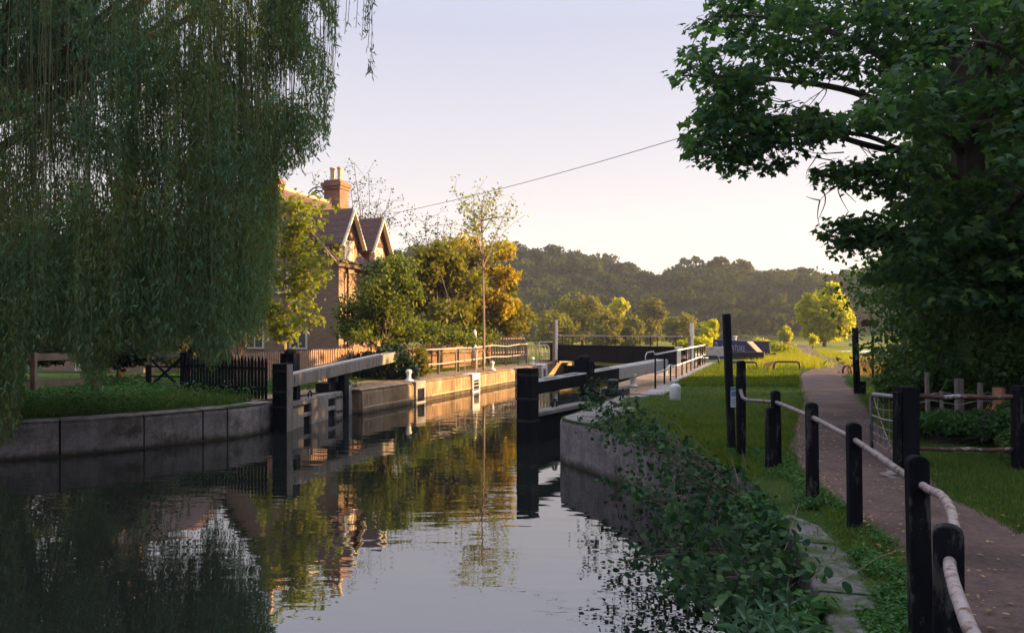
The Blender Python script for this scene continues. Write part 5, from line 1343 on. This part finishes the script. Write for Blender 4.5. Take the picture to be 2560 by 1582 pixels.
def spray(c, n, rad=.32, lsz=.13, droop=.25):
    """a flattish layered tuft of leaves at c, tied to the nearest limb by a twig"""
    d2 = ((LP - c) ** 2).sum(1); j = LP[int(np.argmin(d2))]
    if d2.min() < .5: limb(mb, j, c, .012, .005, .08, 4, 3)
    th = rng.uniform(0, 6.28, n); r = rad * np.sqrt(rng.random(n))
    q = c + np.stack([r * np.cos(th), r * np.sin(th), rng.normal(0, .055, n) - r * droop], -1)
    out = np.stack([np.cos(th), np.sin(th), np.full(n, -.45)], -1) + rng.normal(0, .35, (n, 3))
    lp.append(q); ld.append(out); ln_.append(np.tile((0, 0, 1.0), (n, 1)) + rng.normal(0, .45, (n, 3))); lz.append(lsz * rng.uniform(.6, 1.25, n))
def D_of(ox, base=12.2): return base + (ox - 2000) / 500 * 1.0
for poly, n, lo, hi in ((A1, 275, -1.4, 1.4), (A2, 205, -1.1, 1.1), (A3, 5, -.2, .2), (A4, 50, -.8, .8), (A5, 58, -.7, .7)):
    for ox, oy in polypts(poly, n):
        spray(np.array(A(ox, oy, D_of(ox) + rng.uniform(lo, hi))), 17, .25, .115)
for ox, oy in polypts(A6, 980):
    if oy < 640 and vn(ox, oy, 75, 2) * .6 + vn(ox, oy, 30, 8) * .4 < (.50 if oy < 430 else .42): continue
    D = rng.uniform(9.0, 15.5) if oy < 420 else rng.uniform(10.5, 16)
    spray(np.array(A(ox, oy, D)), 22, .38, .135 if D > 10 else .12)
# upper crown above the frame
for _ in range(420):
    d = nrm(rng.normal(0, 1, 3)); c = np.array((8.2, 15.0, 13.0)) + d * np.array((5.6, 4.6, 5.0)) * rng.uniform(.5, 1)
    if c[2] > 9.0 and c[1] > 9: spray(c, 20, .5, .2)
# bare hanging twigs
for a_, b_ in (((2095, 462), (2050, 500)), ((2095, 462), (2140, 505)), ((2095, 462), (2122, 530)), ((2060, 480), (2045, 550)), ((2050, 500), (2015, 490)), ((2050, 500), (2050, 565)), ((2045, 380), (2015, 440)), ((2100, 330), (1900, 240)), ((1980, 250), (1890, 235)), ((2000, 270), (1910, 255)), ((2110, 380), (2010, 375)), ((2080, 400), (2000, 385))):
    limb(mb, A(a_[0], a_[1], 12.4), A(b_[0], b_[1], 12.3), .012, .004, .10, 6, 4)
mb.build('trunk', M['bark'], sy, sy.location)
mb = MB(); mb.leaves(np.concatenate(lp), np.concatenate(ld), np.concatenate(ln_), np.concatenate(lz), MAPLE)
mb.build('crown', L['syc'], sy, sy.location)
print('sycamore leaves', sum(len(q) for q in lp))

# hedge of hawthorn behind, with layered branches reaching left
hd = thing('hawthorn_tree', (13.2, 19.5, 1.0), 'dense dark hawthorn hedge tree with layered branches reaching towards the signpost', 'tree')
mb = MB(); T = limb(mb, (13.2, 19.5, .7), (13, 19.5, 5.5), .25, .1, .03, 8, 8)
hp = []
for ox, oy in polypts(HED, 760):
    if ox < 2245 and (rng.random() < .62 or (2128 < ox < 2215 and 785 < oy < 900)): continue
    D = rng.uniform(15.5, 22) if ox < 2330 else rng.uniform(13, 20); hp.append(A(ox, oy, D))
for c in hp[::9]: limb(mb, T[int(rng.integers(2, 8))], c, .04, .01, .08, 6, 4)
hp = np.array(hp); ii = np.repeat(np.arange(len(hp)), 46); m = len(ii)
p = hp[ii] + rng.normal(0, 1, (m, 3)) * np.array((.42, .42, .085)); 
mb.build('trunk', M['bark'], hd, hd.location)
mb = MB(); mb.leaves(p, rng.normal(0, 1, (m, 3)), rng.normal(0, .6, (m, 3)) + (0, 0, 1), rng.uniform(.09, .17, m), LEAF4); mb.build('crown', L['hedge'], hd, hd.location)
# ivy-clad bush near the right edge and undergrowth below
def blob(name, label, base, crowns, lm, tmpl, size, count, trunk_r=.1, cat='bush', **k):
    return tree(name, label, base, crowns, lm, tmpl, size, count, trunk_r, cat=cat, **k)
c = A(2520, 1000, 11.5); blob('holly_bush', 'tall leafy bush at the right edge above the rusty bars', (c[0], c[1], .95), [cw(2520, 850, 11.8, 90, 150, 3, 120), cw(2570, 700, 11.8, 70, 130, 1.5), cw(2470, 940, 12.2, 80, 60, 1)], L['hedge'], OVAL, .085, 15000, .1, nclump=100, clump=.2)
c = A(2380, 1000, 13.5); blob('hedge', 'dark hedge bottom behind the wire fence', (c[0], c[1], .95), [cw(2380, 960, 14.5, 190, 50, 2, 120), cw(2250, 950, 16.5, 60, 55, 1)], L['hedge'], OVAL, .10, 13000, .08, cat='hedge', nclump=90, clump=.2)
c = A(2310, 1060, 10.8); blob('bramble_patch', 'low leafy brambles and nettles behind the rusty field gate bars', (c[0], c[1], .95), [cw(2330, 1060, 11.2, 95, 38, 2, 70), cw(2440, 1065, 10.8, 90, 40, 2, 70), cw(2530, 1050, 10.2, 50, 55, 1, 50)], L['weed'], OVAL, .06, 15000, .03, cat='brambles', nclump=120, clump=.18)
c = A(2535, 1150, 8.9); blob('bramble_patch', 'nettles crowding the foot of the right black post', (c[0], c[1], .98), [cw(2548, 1150, 8.9, 26, 60, 1, 22), cw(2520, 1110, 9.4, 28, 40, 1)], L['hedge'], OVAL, .045, 2600, .02, cat='nettles', nclump=26, clump=.25)
# row of tall trees further right: the shade over the near water comes from them
for i, (x, y, hgt_, r_) in enumerate(((17.5, 25.5, 12.5, 3.4), (16.5, 16.5, 14, 4.4), (14.5, 9.5, 13.0, 4.2), (16.0, 3.0, 14.5, 4.6), (15.5, -4, 15, 4.8), (22, 12, 17, 5.2), (23, 2, 17.5, 5.4), (22.5, 20.0, 14, 4.2), (24, -9, 18, 6), (12.5, 6, 9, 3.4), (12.5, -1, 9, 3.6), (14, -10, 12, 4.5), (30, 7, 18, 6), (20, 7, 15, 4.5))):
    tree('roadside_tree', ['tall dark tree at the end of the hedge row right of the path', 'tall dark tree in the hedge row behind the sycamore', 'tall tree beyond the right edge of the picture', 'tall tree beyond the right edge of the picture', 'tall tree beyond the right edge of the picture', 'tall tree beyond the right edge of the picture', 'tall tree beyond the right edge of the picture', 'tall dark tree set back behind the hawthorn'][i] if i < 8 else 'tall tree beyond the right edge of the picture',
         (x, y, 1.0), [((x, y, hgt_ * .62), (r_, r_, hgt_ * .38), 3), ((x, y, hgt_ * .25), (r_ * .9, r_ * .9, hgt_ * .25), 2)], L['hedge'], CARD, .42, 5200, .3, group='trees in the row right of the path', nclump=90, clump=.24)

# ------------------------------------------------------------------ alder scrub over the near right bank
def z8(poly): return [((504 + x / 6.494) * 2.5, (400 + y / 6.494) * 2.5) for x, y in poly]
B1 = z8([(620,520),(770,480),(900,430),(1100,380),(1300,400),(1500,430),(1640,560),(1740,700),(1800,850),(1890,960),(1880,1150),(1800,1290),(1650,1340),(1500,1340),(1330,1270),(1200,1210),(1130,1120),(1150,1040),(1170,960),(1060,840),(1010,760),(880,680),(780,600),(760,550)])
B2 = z8([(530,130),(620,80),(700,60),(800,40),(880,60),(1000,150),(1150,250),(1330,380),(1200,420),(1050,340),(900,290),(800,300),(700,260),(570,220)])
B2b = [(1455,975),(1470,930),(1500,925),(1530,960),(1560,975),(1590,1010),(1580,1040),(1500,1030),(1460,1010)]
B3 = z8([(790,1060),(840,1020),(880,935),(960,910),(1050,900),(1080,950),(1000,960),(930,1000),(880,1060),(840,1070)])
B4 = z8([(1060,1140),(1070,1060),(1120,1040),(1200,1080),(1250,1180),(1330,1280),(1480,1390),(1420,1420),(1300,1330),(1180,1230),(1080,1170)])
al = thing('alder_scrub', (2.4, 8.0, .6), 'dark round leaved alder scrub hanging over the water below the path fence', 'shrub')
mb = MB(); lp, ld, ln_, lz = [], [], [], []
hubs = [np.array(q) for q in ((2.75, 9.5, .75), (2.6, 7.8, .75), (2.4, 6.6, .7), (2.2, 5.7, .7))]
for poly, n, zlo, zhi, per in ((B1, 480, .08, 1.15, 8), (B2, 120, .95, 1.5, 8), (B2b, 46, 1.15, 1.55, 8), (B3, 17, .35, .6, 6), (B4, 34, .25, .6, 7)):
    for ox, oy in polypts(poly, n):
        z = rng.uniform(zlo, zhi); D = F * (H - z) / (oy / 2.5 - HY)
        c = np.array(((ox / 2.5 - CX) / F * D, D, z))
        if poly is B1 and c[0] > np.interp(D, [4.3, 6, 7.4, 9.2, 11], [1.9, 2.35, 2.7, 3.0, 2.9]) and z < .9: c = np.array(A(ox, oy, F * (H - 1.05) / (oy / 2.5 - HY)))
        h_ = min(hubs, key=lambda q: ((q - c) ** 2).sum())
        if rng.random() < (.22 if poly is B1 else .25):
            Q = limb(mb, h_, c, .009, .003, .035, 6, 4)
        th = rng.normal(0, 1, (per, 3)); q = c + th * np.array((.10, .10, .06))
        lp.append(q); ld.append(rng.normal(0, 1, (per, 3)) + (-.3, 0, -.15)); ln_.append(rng.normal(0, .45, (per, 3)) + (0, -.15, 1)); lz.append(rng.uniform(.032, .082, per) * (1 if D < 9 else 1.15))
for e_ in ((1480, 985, 11.5, 2640/2640), (1600, 1080, 10.4, 1), (1565, 1395, 6.0, 1), (1700, 1440, 5.6, 1)):
    pass
limb(mb, (2.6, 8.2, .8), A(1640, 1095, 10.6), .022, .008, .04, 8, 5); limb(mb, A(1640, 1095, 10.6), A(1470, 960, 12.2), .012, .004, .03, 8, 4)
limb(mb, (2.4, 6.2, .7), A(1560, 1400, 6.1), .014, .004, .06, 8, 4); limb(mb, (2.3, 6.0, .7), A(1700, 1290, 7.2), .016, .004, .05, 8, 4)
mb.build('branches', M['bark'], al, al.location)
mb = MB(); mb.leaves(np.concatenate(lp), np.concatenate(ld), np.concatenate(ln_), np.concatenate(lz), ROUND); mb.build('leaves', L['alder'], al, al.location)
# long-leaved plants at the bottom
def lanceplant(ox, oy, D, label, s=1.0, n=26):
    top = np.array(A(ox, oy, D)); zb = .62; o = thing('willowherb', (top[0] + .03, top[1], zb), label, 'plant', 'long leaved plants on the bank edge')
    mb = MB(); t = np.linspace(0, 1, 8)[:, None]; S = np.array((top[0] + .05, top[1] + .05, zb)) * (1 - t) + top * t + np.array((.02, 0, 0)) * np.sin(t * 3)
    mb.tube(S, np.linspace(.006, .003, 8), 5, cap=False); mb.build('stem', L['lance'], o, o.location)
    mb = MB(); k = np.arange(n); f = np.linspace(.25, 1, n); th = k * 2.4; p = np.stack([np.interp(f, t[:, 0], S[:, j]) for j in range(3)], -1)
    el = np.where(f > .9, 1.6, .45)
    dr = np.stack([np.cos(th), np.sin(th), el], -1)
    TL = [(0, 0, 0), (.25, .06, .04), (.6, .07, .02), (1.0, 0, -.22), (.6, -.07, .02), (.25, -.06, .04)]
    mb.leaves(p, dr, np.stack([-np.cos(th) * .5, -np.sin(th) * .5, np.ones(n)], -1), s * (.17 - .09 * (f > .9)) * rng.uniform(.8, 1.2, n), TL); mb.build('leaves', L['lance'], o, o.location)
for (ox, oy, D, lab, s) in ((1860, 1510, 3.7, 'grey green long leaved plant, tallest in the clump left of the coping', 1.0), (1905, 1485, 3.8, 'long leaved plant standing behind the tallest one', .95), (1965, 1475, 3.8, 'long leaved plant beside the mossy coping stone', .95), (1930, 1535, 3.5, 'front middle long leaved plant at the bottom edge', 1.05), (1835, 1565, 3.4, 'lowest long leaved plant nearest the water', 1.0), (1990, 1548, 3.5, 'rightmost long leaved plant against the coping', .9), (1895, 1570, 3.35, 'short long leaved plant at the very bottom edge', .9)):
    lanceplant(ox, oy, D, lab, s)

# ------------------------------------------------------------------ ground cover
def groundcloud(name, pts_xy, lm, tmpl, size, hmax, label, cat, per=1, up=1.0, dirz=0.0, spread=.05, zoff=0.0):
    x, y = pts_xy[:, 0], pts_xy[:, 1]; x = np.repeat(x, per); y = np.repeat(y, per); m = len(x)
    x = x + rng.normal(0, spread, m); y = y + rng.normal(0, spread, m)
    z = hgt(x, y) + rng.random(m) ** 1.5 * hmax + zoff
    mb = MB(); s_ = size(m) if callable(size) else size * rng.uniform(.6, 1.4, m)
    mb.leaves(np.stack([x, y, z], -1), rng.normal(0, 1, (m, 3)) * (1, 1, .4) + (0, 0, dirz), rng.normal(0, .5, (m, 3)) + (0, 0, up), s_, tmpl)
    return tag(mb.build(name, lm), label, cat, kind='stuff')
BL = [(0, .035), (.6, .028), (1.0, 0), (.6, -.02), (0, -.035)]
def pixpts(poly, n, z=.9, keep=None):
    """random ground points seen inside a photo polygon"""
    q = polypts(poly, n); D = F * (H - z) / (q[:, 1] / 2.5 - HY); x = (q[:, 0] / 2.5 - CX) / F * D
    p = np.stack([x, D], -1)
    if keep is not None: p = p[keep(p[:, 0], p[:, 1])]
    return p
dry = lambda x, y: ~inside(LOW, x + .0, y) & ~in_path(x, y)
BLADE = [(0, .05), (.55, .035), (1, 0), (0, -.05)]
# lawn between the lock and the path
lawnp = pixpts([(1470, 1010), (1560, 985), (1640, 930), (1760, 905), (1990, 905), (2000, 960), (1990, 1100), (1960, 1200), (1780, 1200), (1640, 1120), (1480, 1060)], 52000, .9, dry)
x, y = lawnp[:, 0], lawnp[:, 1]; k = (x * CL - y * SL > -3.1); lawnp = lawnp[k]
far_ = pixpts([(1640, 962), (1640, 932), (1760, 900), (1995, 906), (1998, 965)], 42000, .9, dry)
far_ = far_[(far_[:, 0] * CL - far_[:, 1] * SL > -3.1)]
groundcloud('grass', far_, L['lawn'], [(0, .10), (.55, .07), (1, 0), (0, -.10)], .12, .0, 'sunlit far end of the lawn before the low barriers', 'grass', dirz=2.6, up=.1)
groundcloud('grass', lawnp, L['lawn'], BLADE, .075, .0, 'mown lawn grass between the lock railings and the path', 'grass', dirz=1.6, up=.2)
vp_ = pixpts([(1980, 905), (2120, 905), (2300, 1000), (2600, 1100), (2600, 1400), (2400, 1260), (2200, 1060), (2070, 940)], 60000, 1.0, dry)
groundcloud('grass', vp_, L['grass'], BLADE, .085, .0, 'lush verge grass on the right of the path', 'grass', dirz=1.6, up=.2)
# near verge between coping and path
nv_ = pixpts([(1800, 1120), (1960, 1130), (2010, 1200), (2060, 1240), (2160, 1330), (2260, 1400), (2300, 1582), (2340, 1640), (2090, 1640), (2080, 1582), (2010, 1440), (1960, 1330), (1900, 1250), (1830, 1200)], 26000, .95, lambda x, y: ~inside(LOW, x - .12, y) & ~in_path(x - .02, y))
kk = vn(nv_[:, 0], nv_[:, 1], .35, 4) + .25 * (nv_[:, 0] - np.interp(nv_[:, 1], [2, 4.3, 6, 7.4, 9.2], [1.4, 1.84, 2.3, 2.6, 2.75])) > .42
dk_ = nv_[:, 0] - np.interp(nv_[:, 1], [2, 4.3, 6, 7.4, 9.2], [1.4, 1.84, 2.3, 2.6, 2.75]); kk &= (dk_ > .36) | ((dk_ > .2) & (vn(nv_[:, 0], nv_[:, 1], .5, 14) > .68)); gk = (dk_ > .40) | (nv_[:, 1] > 8.6) | (rng.random(len(dk_)) < .07)
groundcloud('verge_weeds', nv_[kk], L['weed'], OVAL, .032, .085, 'low leafy weeds covering the verge between coping and path', 'weeds', per=2, up=1.0, spread=.03)
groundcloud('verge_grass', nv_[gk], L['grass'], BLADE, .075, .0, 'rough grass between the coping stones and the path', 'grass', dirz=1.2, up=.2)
# moss and litter on the coping
# tall meadow grass beyond
tg = pixpts([(1895, 925), (1905, 885), (1960, 862), (2000, 866), (2010, 880), (2040, 900), (2060, 915), (2040, 925), (1990, 915)], 26000, .88, dry)
groundcloud('meadow_grass', tg, L['field'], BLADE, .30, .0, 'tall sunlit golden grass left of the winding path', 'grass', dirz=2.2, up=.2, spread=.4)
tg = pixpts([(2020, 868), (2080, 880), (2160, 888), (2240, 900), (2230, 925), (2140, 918), (2090, 905), (2040, 885)], 20000, .88, dry)
groundcloud('meadow_grass', tg, L['field'], BLADE, .26, .0, 'tall sunlit green grass right of the winding path', 'grass', dirz=2.2, up=.2, spread=.4)
c = A(2165, 930, 29)
m = 700; x = c[0] + .5 + rng.normal(0, .4, m); y = 28.5 + rng.normal(0, .8, m); mb = MB(); mb.leaves(np.stack([x, y, hgt(x, y)], -1), rng.normal(0, .18, (m, 3)) + (0, 0, 1), rng.normal(0, 1, (m, 3)), rng.uniform(.3, .95, m), [(0, .006), (.9, .012), (1, 0), (.9, -.012), (0, -.006)])
o = mb.build('dry_grass_clump', L['dry']); tag(o, 'clump of tall reddish dry grass beneath the fingerpost', 'dry grass', kind='stuff')
# yellow broom bushes beyond the right end of the footbridge
for ox, oy, rx, rz, D, lab in ((1712, 862, 22, 14, 60, 'small bright yellow bush left of the right white post'), (1755, 858, 26, 18, 60, 'bright yellow bush between the white post and the boat'), (1900, 862, 26, 16, 70, 'pale green shrub on the bank right of the boat'), (1948, 878, 40, 18, 56, 'golden grassy mound left of the path'), (1925, 862, 16, 9, 64, 'little golden tuft above the grassy mound')):
    b = (pxy(ox, D)[0], D, .87); tree('low_bush', lab, b, [cw(ox, oy, D, rx, rz, 1)], L['field'] if 'gold' in lab else L['glow'], LEAF4, .2, 1600, .04, cat='bush', nclump=18, clump=.32)
# left bank weeds
def lb_pts(n, u0, u1, v0, v1):
    u = rng.uniform(u0, u1, n); v = rng.uniform(v0, v1, n); x = u * CL + v * SL; y = -u * SL + v * CL
    k = ~inside(LOW, x, y); return np.stack([x, y], -1)[k]
pts = np.concatenate([lb_pts(9000, -22, -13.3, 10, 22)])
d_w = ~inside(LOW, pts[:, 0] + .62, pts[:, 1] - .75)
pts = pts[d_w]
wk_ = vn(pts[:, 0], pts[:, 1], 1.1, 12)
groundcloud('bank_weeds', pts[wk_ > .3], L['weed'], OVAL, .075, .38, 'cow parsley and nettles on the left bank above the quay wall', 'weeds', per=5, up=.8, spread=.12)
groundcloud('bank_grass', pts, L['grass'], BLADE, .22, .0, 'rank grass on the left bank', 'grass', per=3, dirz=2, up=.2, spread=.1)
fl = pts[(pts[:, 1] < 20)][::60]
groundcloud('cow_parsley_flowers', fl, L['white'], OVAL, .03, .25, 'white cow parsley heads above the left bank weeds', 'flowers', per=10, up=1, spread=.06, zoff=.38)
pts = lb_pts(9000, -15.6, -14.4, 17, 43); groundcloud('fence_grass', pts, L['lawn'], BLADE, .12, .0, 'short grass strip between the left lock paving and the pickets', 'grass', per=2, dirz=1.8, up=.2)

# nettles, docks and dead stems mixed into the bank edge
m = 240; D = rng.uniform(3.4, 7.8, m); xe = np.interp(D, [4.3, 6, 7.4, 9.2, 10.9], [1.84, 2.3, 2.6, 2.75, 2.4]); x = xe + rng.uniform(-.35, -.02, m)
keep_ = vn(x, D, .8, 31) > .42; x, D = x[keep_], D[keep_]; m = len(x)
lp, mbn = [], MB(); dd_ = []
for i in range(m):
    h_ = rng.uniform(.12, .30); z0_ = .74; top = np.array((x[i] + rng.normal(0, .06), D[i] + rng.normal(0, .05), z0_ + h_))
    mbn.tube([(x[i], D[i], z0_ - .1), top], .004, 3, cap=False); k = 12
    f = rng.uniform(.25, 1, (k, 1)); lp.append(np.array((x[i], D[i], z0_)) * (1 - f) + top * f)
p = np.concatenate(lp); k = len(p)
nt_ = MB(); nt_.leaves(p, rng.normal(0, 1, (k, 3)) * (1, 1, .3), rng.normal(0, .3, (k, 3)) + (0, 0, 1), rng.uniform(.06, .12, k), [(0, 0, 0), (.3, .2, .02), (.6, .14, 0), (1, 0, -.12), (.6, -.14, 0), (.3, -.2, .02)])
nt_.v += mbn.v; nt_.f += [q + nt_.n for q in mbn.f]; nt_.n += mbn.n
tag(nt_.build('nettles', L['weed']), 'nettles and docks growing along the bank edge by the coping', 'nettles', kind='stuff')
m = 60; D = rng.uniform(4.5, 9.5, m); m = 24; D = D[:24]; x = np.interp(D, [4.3, 6, 7.4, 9.2, 10.9], [1.84, 2.3, 2.6, 2.75, 2.4]) + rng.uniform(-.9, .1, m)
ds = MB()
for i in range(m):
    a0 = np.array((x[i], D[i], rng.uniform(.5, .85))); limb(ds, a0, a0 + rng.normal(0, .3, 3) * (1, 1, .3) + (0, 0, .45), .005, .002, .12, 5, 3)
tag(ds.build('dead_stems', M['twigs']), 'pale dead stems poking out of the bank scrub', 'dead stems', kind='stuff')
# fallen leaves and grit on the path and coping
m = 1500; D = rng.uniform(2.6, 16, m) ; px_ = np.interp(D, [2, 4, 6.3, 9, 13.5, 18.5], [1.9, 2.3, 2.95, 3.5, 5.2, 7.4]); wd = 1.4 + .03 * D
f = rng.random(m); f = np.where(rng.random(m) < .6, f ** 3, 1 - f ** 3); x = px_ + f * wd
lm_ = MB(); lm_.leaves(np.stack([x, D, hgt(x, D) + .05 + rng.random(m) * .008], -1), rng.normal(0, 1, (m, 3)) * (1, 1, .08), rng.normal(0, .15, (m, 3)) + (0, 0, 1), rng.uniform(.015, .05, m), OVAL)
tag(lm_.build('leaf_litter', L['dry']), 'scattered fallen leaves along both edges of the towpath', 'leaf litter', kind='stuff')
# grass creeping over both path edges
m = 9000; D = rng.uniform(2.6, 26, m); xl = np.interp(D, [p[0][1] for p in PATH[:12]], [p[0][0] for p in PATH[:12]]); xr = np.interp(D, [p[1][1] for p in PATH[:12]], [p[1][0] for p in PATH[:12]])
x = np.where(rng.random(m) < .5, xl + rng.normal(-.02, .07, m), xr + rng.normal(.02, .07, m))
eg = MB(); eg.leaves(np.stack([x, D, hgt(x, D)], -1), rng.normal(0, .5, (m, 3)) + (0, 0, 1), rng.normal(0, 1, (m, 3)), rng.uniform(.04, .10, m), BLADE)
tag(eg.build('edge_grass', L['grass']), 'ragged grass creeping over the edges of the towpath', 'grass', kind='stuff')
# ------------------------------------------------------------------ evening haze
hz = MB(); hz.box(-420, 460, -80, 420, -4, 60)
m = bpy.data.materials.new('evening air'); m.use_nodes = True; n = m.node_tree.nodes; l = m.node_tree.links; n.clear()
pv = n.new('ShaderNodeVolumePrincipled'); pv.inputs['Color'].default_value = (.80, .85, 1.0, 1); pv.inputs['Density'].default_value = .0004; pv.inputs['Anisotropy'].default_value = .3
ou = n.new('ShaderNodeOutputMaterial'); l.new(pv.outputs[0], ou.inputs['Volume'])
ho_ = hz.build('haze', m); tag(ho_, 'thin evening haze', 'haze', kind='stuff')
